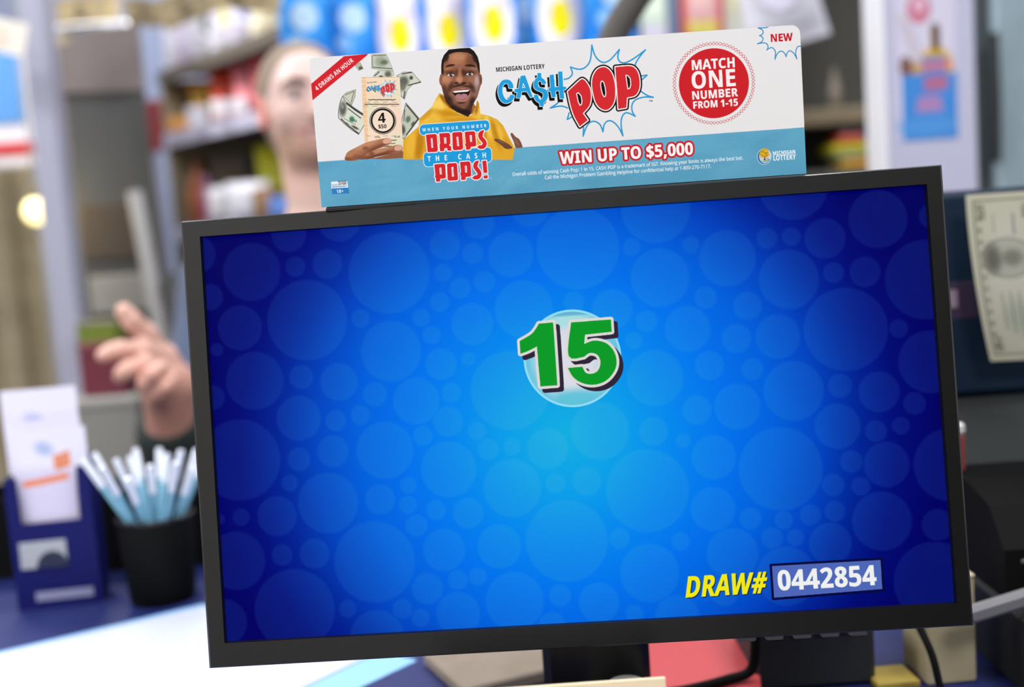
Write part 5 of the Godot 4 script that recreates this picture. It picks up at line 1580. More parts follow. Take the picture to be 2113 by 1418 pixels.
func far_end_of_counter() -> void:
	var t := thing("ticket_terminal", "dark navy ticket terminal with an upright panel at the counter's end", "terminal", Vector3(0.54, 1.0, -1.16))
	var panel := part("display_panel", mbox(Vector3(0.36, 0.20, 0.03), 0.006), mat("0f2236", 0.5, 0.0, 0.3), t)
	panel.transform = Transform3D(Basis(Vector3.RIGHT, -0.05), Vector3(0, 0.296, 0.0))
	var skirt := part("sloped_skirt", mprism(PackedVector2Array([Vector2(-0.03, 0.10), Vector2(0.045, 0.10), Vector2(0.05, 0.13), Vector2(0.01, 0.196), Vector2(-0.03, 0.196)]), 0.35), mat("262b2c", 0.5, 0.0, 0.3), t)
	skirt.rotation.y = -PI / 2
	part("body", mbox(Vector3(0.34, 0.10, 0.12), 0.006), M.dull_black, t).position = Vector3(0, 0.05, -0.01)
	part("sticker", mbox(Vector3(0.012, 0.017, 0.0008), 0.0002), mat("8a7688", 0.5), t).transform = Transform3D(Basis(Vector3.RIGHT, -0.05), Vector3(-0.114, 0.293, 0.0158))
	part("sticker_backing", mbox(Vector3(0.03, 0.035, 0.0006), 0.0002), mat("30213c", 0.5), t).transform = Transform3D(Basis(Vector3.RIGHT, -0.05), Vector3(-0.103, 0.291, 0.0153))
	# a bill hung over the panel
	var bent := msheet(6, 16, func(u: float, v: float) -> Vector3: return Vector3((u - 0.5) * 0.066 + 0.018 * v * v * (1.0 - 0.3 * u), -0.158 * v, 0.006 * sin(v * 2.6) + 0.004 * u), 0.0004)
	var im := note_image()
	im.rotate_90(CLOCKWISE)
	single("banknote", bent, tinted(print_material(im, 0.7), "d4d4cf"), "creased paper banknote hanging down the front of the navy terminal", "banknote", Vector3(0.4665, 1.392, -1.118), deg_to_rad(-4))
	# receipt printer in front of it
	var p := thing("receipt_printer", "black receipt printer with a pale grey bar in front of the navy terminal", "printer", Vector3(0.490, 1.0, -0.985))
	part("base", mbox(Vector3(0.22, 0.070, 0.16), 0.006), mat("1f2121", 0.5, 0.0, 0.3), p).position = Vector3(0, 0.035, 0.02)
	part("body", mprism(PackedVector2Array([Vector2(-0.075, 0.070), Vector2(0.06, 0.070), Vector2(0.058, 0.11), Vector2(0.03, 0.140), Vector2(-0.02, 0.150), Vector2(-0.075, 0.150)]), 0.216), M.dull_black, p).rotation.y = -PI / 2
	part("paper_bar", mbox(Vector3(0.078, 0.013, 0.012), 0.003), mat("77777a", 0.5), p).transform = Transform3D(Basis(Vector3.BACK, 0.24), Vector3(-0.112, 0.078, 0.086))
	part("handle", mtube(curve([Vector3(-0.085, 0.108, 0.060), Vector3(-0.075, 0.119, 0.068), Vector3(-0.055, 0.124, 0.070), Vector3(-0.03, 0.120, 0.066), Vector3(-0.02, 0.108, 0.060)]), 0.0028, 8), mat("4a4c4d", 0.5), p)
	part("groove", mbox(Vector3(0.19, 0.004, 0.004), 0.001), mat("4c5050", 0.4), p).position = Vector3(0, 0.100, 0.0585)
	single("paper_slip", mbox(Vector3(0.03, 0.0012, 0.016), 0.0003), mat("d9dce0", 0.6), "small white paper slip lying in front of the receipt printer", "paper", Vector3(0.413, 1.0011, -0.868), deg_to_rad(20))
	single("cardboard_piece", mbox(Vector3(0.04, 0.010, 0.03), 0.001), mat("8d8672", 0.8), "small beige scrap of cardboard lying before the receipt printer", "cardboard", Vector3(0.372, 1.0055, -0.86))
	var l := thing("lighter", "small red lighter with a white top standing on the receipt printer", "lighter", Vector3(0.389, 1.150, -1.035))
	part("case", mbox(Vector3(0.008, 0.034, 0.007), 0.002), mat("8f3a34", 0.4), l).position.y = 0.017
	part("top", mbox(Vector3(0.009, 0.010, 0.008), 0.002), mat("d8d8d6", 0.4), l).position.y = 0.039


# ------------------------------------------------------------------ the man behind the counter
func person() -> void:
	var at := Vector3(-0.34, 0, -2.19)
	var t := thing("person", "smiling man in a grey-blue jacket reaching an open hand across the counter", "person", at)
	var skin := Color("dcb6a8").srgb_to_linear()
	var pale := Color("d9bfb9").srgb_to_linear()
	var lip := Color("b47f76").srgb_to_linear()
	var stubble := Color("b08a72").srgb_to_linear()
	var ear := Color("e09a8c").srgb_to_linear()
	var hand_tone := Color("d39c8a").srgb_to_linear()
	var head := Transform3D(Basis(Vector3.UP, deg_to_rad(20)) * Basis(Vector3.RIGHT, deg_to_rad(-7)) * Basis(Vector3.BACK, deg_to_rad(2)), Vector3(-0.343, 1.612, -2.190))
	var B := head.basis
	var hb := func(x: float, y: float, z: float, rx: float, ry: float, rz: float, k := 0.015, cut := false) -> Dictionary:
		return ball(head * Vector3(x, y, z), Vector3(rx, ry, rz), B, k, cut)
	var hc := func(a: Vector3, b: Vector3, ra: float, rb: float, k := 0.012) -> Dictionary:
		return cap(head * a, head * b, ra, rb, k)
	var hp := [
		hb.call(0, 0.030, -0.010, 0.075, 0.086, 0.095), hb.call(0, -0.020, 0.018, 0.061, 0.082, 0.062, 0.03), hb.call(0, -0.080, 0.042, 0.036, 0.030, 0.036, 0.03),
		hc.call(Vector3(0, 0.014, 0.080), Vector3(0, -0.026, 0.100), 0.0085, 0.0110, 0.014), hb.call(0, -0.029, 0.092, 0.0165, 0.0085, 0.011, 0.008),
		hc.call(Vector3(-0.040, 0.030, 0.068), Vector3(0.040, 0.030, 0.068), 0.011, 0.011, 0.02),
		hb.call(-0.036, -0.020, 0.052, 0.022, 0.020, 0.020, 0.025), hb.call(0.036, -0.020, 0.052, 0.022, 0.020, 0.020, 0.025),
		hb.call(-0.031, 0.009, 0.092, 0.019, 0.0090, 0.020, 0.008, true), hb.call(0.031, 0.009, 0.092, 0.019, 0.0090, 0.020, 0.008, true),
		hc.call(Vector3(-0.033, -0.0480, 0.066), Vector3(0, -0.0525, 0.0805), 0.0045, 0.0055, 0.006), hc.call(Vector3(0.033, -0.0480, 0.066), Vector3(0, -0.0525, 0.0805), 0.0045, 0.0055, 0.006),
		hc.call(Vector3(-0.021, -0.0665, 0.0715), Vector3(0.021, -0.0665, 0.0715), 0.0058, 0.0058, 0.008),
		hb.call(0, -0.0585, 0.086, 0.029, 0.0052, 0.017, 0.004, true),
		hb.call(-0.077, 0.000, -0.008, 0.009, 0.033, 0.020, 0.008), hb.call(0.077, 0.000, -0.008, 0.009, 0.033, 0.020, 0.008),
		hb.call(-0.083, 0.002, 0.000, 0.005, 0.020, 0.010, 0.005, true), hb.call(0.083, 0.002, 0.000, 0.005, 0.020, 0.010, 0.005, true),
		cap(head * Vector3(0, -0.05, -0.02), Vector3(-0.333, 1.44, -2.205), 0.054, 0.060, 0.03)]
	var back := head.affine_inverse()
	var face_tint := func(p: Vector3) -> Color:
		var q := back * p
		var mouth := pow(q.x / 0.036, 2) + pow((q.y + 0.0590 - 0.007 * pow(q.x / 0.034, 2)) / 0.0125, 2)
		if mouth < 1.3 and q.z > 0.060:
			return lip.lerp(skin, clampf((mouth - 0.7) * 1.7, 0.0, 1.0))
		if absf(q.x) > 0.068 and q.z < 0.02 and absf(q.y) < 0.05:
			return ear
		var shade := clampf((-0.034 - q.y) * 45.0, 0.0, 1.0) * clampf((q.z + 0.01) * 50.0, 0.0, 1.0) * clampf((q.y + 0.125) * 60.0, 0.0, 1.0)
		if absf(q.x) < 0.018 and q.y > -0.045:
			shade = 0.0
		return pale.lerp(skin, clampf(0.5 - q.y * 6.0, 0.0, 1.0)).lerp(stubble, shade * 0.75)
	var head_net := nets(hp, 0.004, face_tint)
	# reaching hand: wrist, palm, five fingers
	var W := Vector3(-0.5243, 1.1105, -1.7775)
	var K := [Vector3(-0.5285, 1.2453, -1.6922), Vector3(-0.5200, 1.2239, -1.6747), Vector3(-0.5163, 1.1990, -1.6769), Vector3(-0.5171, 1.1726, -1.6940)]
	var C := Vector3(-0.5107, 1.2274, -1.7355)
	var hand := [cap(W, Vector3(-0.5340, 1.070, -1.815), 0.027, 0.029, 0.02), cap(W, Vector3(-0.5146, 1.1924, -1.7214), 0.029, 0.032, 0.02), cap(W, Vector3(-0.5022, 1.1835, -1.7506), 0.028, 0.031, 0.02), cap(Vector3(-0.5022, 1.1835, -1.7506), C, 0.025, 0.018, 0.018)]
	for k in 4: hand.append(cap(Vector3(-0.512, 1.185, -1.735).lerp(K[k], 0.25), K[k], 0.018, [0.0135, 0.014, 0.013, 0.012][k], 0.014))
	hand.append(cap(C, K[0], 0.020, 0.014, 0.012))
	for f in [[K[0], Vector3(-0.5493, 1.2497, -1.6676), Vector3(-0.5600, 1.2485, -1.6570), Vector3(-0.5685, 1.2450, -1.6500), 0.0122], [K[1], Vector3(-0.5309, 1.2246, -1.6396), Vector3(-0.5390, 1.2200, -1.6370), Vector3(-0.5452, 1.2145, -1.6430), 0.0124], [K[2], Vector3(-0.5095, 1.2044, -1.6373), Vector3(-0.4990, 1.2160, -1.6330), Vector3(-0.4886, 1.2237, -1.6450), 0.0116], [K[3], Vector3(-0.4987, 1.1874, -1.6454), Vector3(-0.4850, 1.1960, -1.6400), Vector3(-0.4778, 1.2051, -1.6540), 0.0106], [C, Vector3(-0.5248, 1.2650, -1.7146), Vector3(-0.5394, 1.2874, -1.6970), Vector3(-0.5470, 1.3010, -1.6925), 0.0148]]:
		for s in 3:
			hand.append(cap(f[s], f[s + 1], f[4] * (1.12 - 0.08 * s), f[4] * (1.04 - 0.09 * s), 0.004))
	var hand_tint := func(p: Vector3) -> Color: return hand_tone.lerp(skin, clampf((p.y - 1.17) * 7.0, 0.0, 0.6))
	var hand_net := nets(hand, 0.0028, hand_tint)
	# other hand, hanging at his side
	var V := Vector3(-0.085, 0.86, -2.15)
	var other := [cap(V + Vector3(0, 0.05, 0), V, 0.027, 0.024, 0.02), cap(V, V + Vector3(0.0, -0.085, 0.01), 0.024, 0.026, 0.02), cap(V + Vector3(0, -0.03, 0.015), V + Vector3(-0.012, -0.075, 0.045), 0.016, 0.010, 0.012)]
	for k in 4:
		var from := V + Vector3(0.004, -0.09, -0.022 + k * 0.018)
		other.append(cap(from, from + Vector3(-0.004, -0.042, 0.003), 0.011, 0.0098, 0.004))
		other.append(cap(from + Vector3(-0.004, -0.042, 0.003), from + Vector3(-0.018, [-0.070, -0.076, -0.073, -0.062][k], 0.006), 0.0098, 0.008, 0.004))
	var other_net := nets(other, 0.0035, func(_p: Vector3) -> Color: return hand_tone)
	# the body under the clothes
	var S := [Vector3(-0.525, 1.300, -2.19), Vector3(-0.145, 1.315, -2.22)]
	var E := [Vector3(-0.572, 1.045, -1.995), Vector3(-0.095, 1.115, -2.24)]
	var limbs := [cap(Vector3(-0.333, 1.44, -2.205), Vector3(-0.335, 1.33, -2.21), 0.060, 0.075, 0.04), cap(Vector3(-0.43, 1.26, -2.20), Vector3(-0.24, 1.26, -2.21), 0.105, 0.105, 0.06), cap(Vector3(-0.39, 1.15, -2.20), Vector3(-0.28, 1.15, -2.20), 0.105, 0.105, 0.06), cap(Vector3(-0.39, 0.97, -2.20), Vector3(-0.28, 0.97, -2.20), 0.105, 0.105, 0.06),
		cap(S[0], E[0], 0.050, 0.040, 0.04), cap(E[0], Vector3(-0.534, 1.072, -1.813), 0.040, 0.030, 0.02), cap(S[1], E[1], 0.050, 0.040, 0.04), cap(E[1], V + Vector3(0, 0.04, 0), 0.040, 0.028, 0.02), cap(S[0], Vector3(-0.35, 1.345, -2.205), 0.05, 0.06, 0.05), cap(S[1], Vector3(-0.31, 1.345, -2.205), 0.05, 0.06, 0.05)]
	for s in [-1, 1]:
		limbs.append(cap(Vector3(-0.335 + s * 0.085, 0.93, -2.20), Vector3(-0.335 + s * 0.10, 0.50, -2.19), 0.080, 0.055, 0.04))
		limbs.append(cap(Vector3(-0.335 + s * 0.10, 0.50, -2.19), Vector3(-0.335 + s * 0.105, 0.09, -2.215), 0.055, 0.038, 0.03))
		limbs.append(cap(Vector3(-0.335 + s * 0.105, 0.055, -2.215), Vector3(-0.335 + s * 0.125, 0.04, -2.08), 0.036, 0.028, 0.03))
	var body_net := nets(limbs, 0.014, func(_p: Vector3) -> Color: return skin)
	part("body", netted([body_net, head_net, hand_net, other_net], at), M.skin, t)
	# hair, brows and eyes
	var hair := [hb.call(0, 0.036, -0.016, 0.080, 0.0885, 0.099, 0.01), hb.call(0, -0.03, -0.050, 0.064, 0.060, 0.058, 0.03), hb.call(0, 0.000, 0.115, 0.100, 0.112, 0.098, 0.012, true), hb.call(0, -0.10, 0.035, 0.12, 0.115, 0.075, 0.01, true)]
	part("hair", netted([nets(hair, 0.005)], at), noisy("94826f", 0.9, 0.2, 0.15), t)
	for s in [-1, 1]:
		part("eyebrow", netted([nets([hc.call(Vector3(s * 0.013, 0.0295, 0.0895), Vector3(s * 0.031, 0.0345, 0.0865), 0.0058, 0.0052, 0.004), hc.call(Vector3(s * 0.031, 0.0345, 0.0865), Vector3(s * 0.049, 0.0300, 0.0750), 0.0052, 0.0038, 0.004)], 0.0022)], at), mat("54402f", 0.9), t)
		var eye := part("eye", mlathe([[0.0, -0.0125], [0.0065, -0.0107], [0.0107, -0.0065], [0.0125, 0.0], [0.0107, 0.0065], [0.0065, 0.0107], [0.0, 0.0125]], 16), mat("e9e4e0", 0.2), t)
		eye.position = head * Vector3(s * 0.031, 0.009, 0.0660) - at
		var iris := part("iris", mlathe([[0.0, 0.0], [0.0066, 0.0], [0.006, 0.0012], [0.0, 0.0018]], 16), mat("2c2018", 0.2), eye)
		iris.transform = Transform3D(B * Basis(Vector3.RIGHT, PI / 2), B * Vector3(0, -0.0005, 0.0115))
	part("teeth", netted([nets([hc.call(Vector3(-0.022, -0.0570, 0.066), Vector3(0.022, -0.0570, 0.066), 0.0050, 0.0050, 0.006), hc.call(Vector3(-0.010, -0.0572, 0.0705), Vector3(0.010, -0.0572, 0.0705), 0.0050, 0.0050, 0.006)], 0.0025)], at), mat("e8e2da", 0.3), t)
	# clothes
	var cloth := noisy("455471", 0.85, 0.05, 0.08)
	cloth.rim_enabled = true
	cloth.rim = 0.3
	var coat := [cap(Vector3(-0.44, 1.245, -2.20), Vector3(-0.23, 1.245, -2.21), 0.128, 0.128, 0.06), cap(Vector3(-0.40, 1.13, -2.20), Vector3(-0.27, 1.13, -2.20), 0.130, 0.130, 0.07), cap(Vector3(-0.40, 0.94, -2.20), Vector3(-0.27, 0.94, -2.20), 0.128, 0.128, 0.07), cap(S[0], Vector3(-0.365, 1.372, -2.215), 0.062, 0.048, 0.04), cap(S[1], Vector3(-0.305, 1.375, -2.215), 0.062, 0.048, 0.04),
		cap(S[0], E[0], 0.068, 0.056, 0.05), cap(E[0], Vector3(-0.538, 1.068, -1.850), 0.056, 0.046, 0.03), cap(S[1], E[1], 0.068, 0.056, 0.05), cap(E[1], V + Vector3(0, 0.075, 0), 0.056, 0.042, 0.03), ball(Vector3(-0.328, 1.42, -2.14), Vector3(0.062, 0.095, 0.085), Basis(), 0.02, true)]
	part("jacket", netted([nets(coat, 0.010)], at), cloth, t)
	part("cuff", mtube([Vector3(-0.5385, 1.0665, -1.870) - at, Vector3(-0.5350, 1.0720, -1.830) - at, Vector3(-0.5260, 1.1050, -1.787) - at, Vector3(-0.5240, 1.1230, -1.774) - at, Vector3(-0.5235, 1.1300, -1.769) - at], [0.050, 0.054, 0.053, 0.049, 0.044], 24), mat("26302f", 0.85), t, "dark cuff of the jacket")
	part("collar", netted([nets([cap(Vector3(-0.412, 1.405, -2.20), Vector3(-0.385, 1.365, -2.115), 0.020, 0.014, 0.02), cap(Vector3(-0.412, 1.405, -2.20), Vector3(-0.335, 1.425, -2.285), 0.020, 0.024, 0.02), cap(Vector3(-0.250, 1.405, -2.21), Vector3(-0.335, 1.425, -2.285), 0.020, 0.024, 0.02), cap(Vector3(-0.250, 1.405, -2.21), Vector3(-0.285, 1.365, -2.115), 0.020, 0.014, 0.02)], 0.007)], at), mat("29406f", 0.85), t, "navy blue collar")
	var legs := []
	for s in [-1, 1]:
		legs.append(cap(Vector3(-0.335 + s * 0.085, 0.92, -2.20), Vector3(-0.335 + s * 0.10, 0.50, -2.19), 0.098, 0.072, 0.04))
		legs.append(cap(Vector3(-0.335 + s * 0.10, 0.50, -2.19), Vector3(-0.335 + s * 0.105, 0.10, -2.215), 0.072, 0.062, 0.03))
	part("trousers", netted([nets(legs, 0.014)], at), mat("2b2d33", 0.9), t)
	for s in [-1, 1]:
		part("shoe", netted([nets([cap(Vector3(-0.335 + s * 0.105, 0.055, -2.225), Vector3(-0.335 + s * 0.128, 0.046, -2.07), 0.050, 0.042, 0.02), cap(Vector3(-0.335 + s * 0.105, 0.09, -2.22), Vector3(-0.335 + s * 0.105, 0.06, -2.22), 0.050, 0.050, 0.02)], 0.008)], at), mat("1c1a19", 0.5), t)


# ------------------------------------------------------------------ beyond the door post
func wall_side() -> void:
	var s := thing("stand_sign", "blue and white sign board with a red stripe on two posts", "sign", Vector3(-1.235, 0, -2.86))
	part("board", mbox(Vector3(0.33, 0.30, 0.03), 0.006), mat("e4e3ee", 0.5), s).position = Vector3(0, 1.735, 0)
	part("blue_panel", mbox(Vector3(0.285, 0.170, 0.006), 0.002), mat("5a98dc", 0.5), s).position = Vector3(-0.012, 1.772, 0.018)
	part("red_stripe", mbox(Vector3(0.325, 0.030, 0.006), 0.002), mat("c62a30", 0.4), s).position = Vector3(0, 1.628, 0.018)
	part("top_rail", mbox(Vector3(0.34, 0.014, 0.045), 0.003), mat("4d5a66", 0.5), s).position = Vector3(0, 1.885, 0)
	for k in [-1, 1]:
		part("post", mbox(Vector3(0.02, 1.59, 0.02), 0.003), mat("8e8f99", 0.5), s).position = Vector3(k * 0.14, 0.795, 0)
	# curtain
	var c := thing("curtain", "beige curtain hanging in long folds below the blue sign", "curtain", Vector3(-1.42, 0, -3.15))
	var folds := msheet(90, 10, func(u: float, v: float) -> Vector3: return Vector3((u - 0.5) * 0.95, 1.93 - 1.90 * v, 0.032 * sin(u * 62.0 + 0.6 * sin(v * 4.0)) + 0.012 * sin(u * 23.0)), 0.002)
	part("cloth", folds, noisy("b8ad92", 0.9, 0.01, 0.10), c)
	part("rail", mtube([Vector3(-0.52, 1.945, 0), Vector3(0.52, 1.945, 0)], 0.012), M.chrome, c)
	for k in [-1, 1]:
		part("rail_post", mtube([Vector3(k * 0.505, 0, 0), Vector3(k * 0.505, 1.945, 0)], 0.010), M.chrome, c)
	# lamp
	var l := thing("pendant_lamp", "small glowing globe lamp hanging before the beige curtain", "lamp", Vector3(-1.020, 1.475, -2.64))
	var lit := mat("fff4c8", 0.5)
	lit.emission_enabled = true
	lit.emission = Color(1.0, 0.93, 0.62)
	lit.emission_energy_multiplier = 2.2
	var round := []
	for i in 13: round.append([0.030 * sin(PI * i / 12), -0.030 * cos(PI * i / 12)])
	part("bulb", mlathe(round, 20), lit, l)
	part("socket", mlathe([[0.0, 0.026], [0.014, 0.026], [0.013, 0.06], [0.0, 0.062]], 14), mat("8a8268", 0.5), l)
	part("cord", mtube([Vector3(0, 0.06, 0), Vector3(0, 1.423, 0)], 0.003, 6), mat("9a9a92", 0.6), l)
	var o := OmniLight3D.new()
	o.name = "lamp_glow"
	o.light_color = Color(1.0, 0.90, 0.62)
	o.light_energy = 0.02
	o.light_size = 0.02
	o.omni_range = 6.0
	o.omni_attenuation = 2.0
	o.shadow_enabled = true
	l.add_child(o, true)
	single("paper_roll", mtube([Vector3(0.0, 0.0, 0.05), Vector3(0.0, 1.345, -0.04)], 0.0165, 14), mat("d8cbb6", 0.7), "long cream paper roll leaning before the beige curtain", "paper roll", Vector3(-1.0, 0.002, -2.72))
	# kiosk
	var k := thing("kiosk", "tall dark grey kiosk with a slanted taupe hood beside the door post", "kiosk", Vector3(-0.918, 0, -2.88), deg_to_rad(17))
	part("hood", mprism(PackedVector2Array([Vector2(-0.096, 1.735), Vector2(0.088, 1.735), Vector2(0.088, 1.885), Vector2(-0.02, 1.872), Vector2(-0.096, 1.835)]), 0.26), mat("766d6b", 0.7), k)
	part("body", mbox(Vector3(0.172, 0.745, 0.24), 0.004), mat("4a4b4b", 0.6), k).position = Vector3(-0.004, 1.3625, 0)
	part("side_panel", mbox(Vector3(0.040, 0.50, 0.246), 0.003), mat("3f4240", 0.6), k).position = Vector3(0.066, 1.485, 0.002)
	part("lower_panel", mbox(Vector3(0.13, 0.13, 0.012), 0.003), mat("463c33", 0.6), k).position = Vector3(-0.02, 1.42, 0.122)
	part("ledge", mbox(Vector3(0.13, 0.085, 0.02), 0.003), mat("8d8b86", 0.6), k).position = Vector3(-0.015, 1.275, 0.124)
	part("plinth", mbox(Vector3(0.18, 0.99, 0.25), 0.006), mat("6f6f70", 0.6), k).position = Vector3(0, 0.495, 0)
	# leaning poles
	single("pole", mtube([Vector3(-0.600, 0.018, -2.38), Vector3(-0.790, 1.50, -2.60)], 0.017, 12), mat("a3a2a2", 0.5), "pale grey pole leaning beside the kiosk", "pole")
	single("pole", mtube([Vector3(-0.530, 0.018, -2.40), Vector3(-0.722, 1.32, -2.555)], 0.015, 12), mat("4a4a49", 0.6), "dark grey pole leaning beside the kiosk", "pole")
	# low cabinet and boxes on it
	var b := thing("cabinet", "low light grey cabinet behind the reaching hand", "cabinet", Vector3(-0.815, 0, -2.38), deg_to_rad(3))
	part("body", mbox(Vector3(0.15, 1.07, 0.18), 0.004), mat("8e8d89", 0.6), b).position.y = 0.545
	part("plinth", mbox(Vector3(0.14, 0.02, 0.16), 0.002), mat("55544f", 0.6), b).position.y = 0.01
	part("top_board", mbox(Vector3(0.16, 0.018, 0.19), 0.004), mat("9a9994", 0.5), b).position.y = 1.089
	var m := thing("box", "dark red box lying on the low grey cabinet", "box", Vector3(-0.805, 1.0985, -2.36))
	part("body", mbox(Vector3(0.088, 0.088, 0.08), 0.003), mat("6d2536", 0.5), m).position.y = 0.044
	part("lid", mbox(Vector3(0.091, 0.018, 0.083), 0.003), mat("7a3d3d", 0.5), m).position.y = 0.0975
	var g := thing("box", "flat olive green box lying on the dark red box", "box", Vector3(-0.81, 1.2055, -2.36))
	part("body", mbox(Vector3(0.076, 0.032, 0.07), 0.002), mat("6f8022", 0.5), g).position.y = 0.016
	part("lid", mbox(Vector3(0.079, 0.007, 0.073), 0.002), mat("76765a", 0.5), g).position.y = 0.0355


func pillow(called: String, hex: String, w: float, h: float, d: float, label: String, panel := "", disc := "") -> Node3D:
	var t := thing(called, label, "bag")
	part("bag", mpillow(w, h, d), mat(hex, 0.4), t)
	if panel:
		var p := part("front_label", joined([[mlathe([[0.0, 0.0], [1.0, 0.0], [0.9, 0.003], [0.0, 0.004]], 24), Transform3D(Basis(Vector3.RIGHT, PI / 2).scaled(Vector3(w * 0.33, h * 0.27, 1)), Vector3.ZERO)]]), mat(panel, 0.5), t)
		p.position = Vector3(0, h * 0.5, d * 0.5 - 0.001)
	if disc:
		var q := part("badge", joined([[mlathe([[0.0, 0.0], [1.0, 0.0], [0.9, 0.003], [0.0, 0.004]], 20), Transform3D(Basis(Vector3.RIGHT, PI / 2).scaled(Vector3(w * 0.18, h * 0.13, 1)), Vector3.ZERO)]]), mat(disc, 0.5), t)
		q.position = Vector3(w * 0.06, h * 0.42, d * 0.5 + 0.002)
	return t


func carton(called: String, hex: String, w: float, h: float, d: float, label: String, panel := "", band := "", category := "box") -> Node3D:
	var t := thing(called, label, category)
	part("body", mbox(Vector3(w, h, d), 0.002), mat(hex, 0.5), t).position.y = h / 2
	if panel:
		part("front_label", mbox(Vector3(w * 0.72, h * 0.5, 0.0014), 0.0004), mat(panel, 0.5), t).position = Vector3(0, h * 0.62, d / 2 + 0.0005)
	if band:
		part("band", mbox(Vector3(w * 0.98, h * 0.16, 0.0014), 0.0004), mat(band, 0.5), t).position = Vector3(0, h * 0.2, d / 2 + 0.0005)
	return t


func bottle(called: String, hex: String, r: float, h: float, label: String, cap_hex: String, wrap_hex: String) -> Node3D:
	var t := thing(called, label, "bottle")
	part("body", mlathe([[0.0, 0.0], [r * 0.9, 0.0], [r, h * 0.03], [r, h * 0.58], [r * 0.8, h * 0.70], [r * 0.42, h * 0.80], [r * 0.40, h * 0.90], [0.0, h * 0.90]], 20), mat(hex, 0.3), t)
	part("cap", mlathe([[0.0, h * 0.895], [r * 0.46, h * 0.895], [r * 0.46, h * 0.99], [0.0, h]], 16), mat(cap_hex, 0.5), t)
	part("label_wrap", mlathe([[r * 1.0, h * 0.20], [r * 1.02, h * 0.205], [r * 1.02, h * 0.50], [r * 1.0, h * 0.505]], 20), mat(wrap_hex, 0.6), t)
	return t


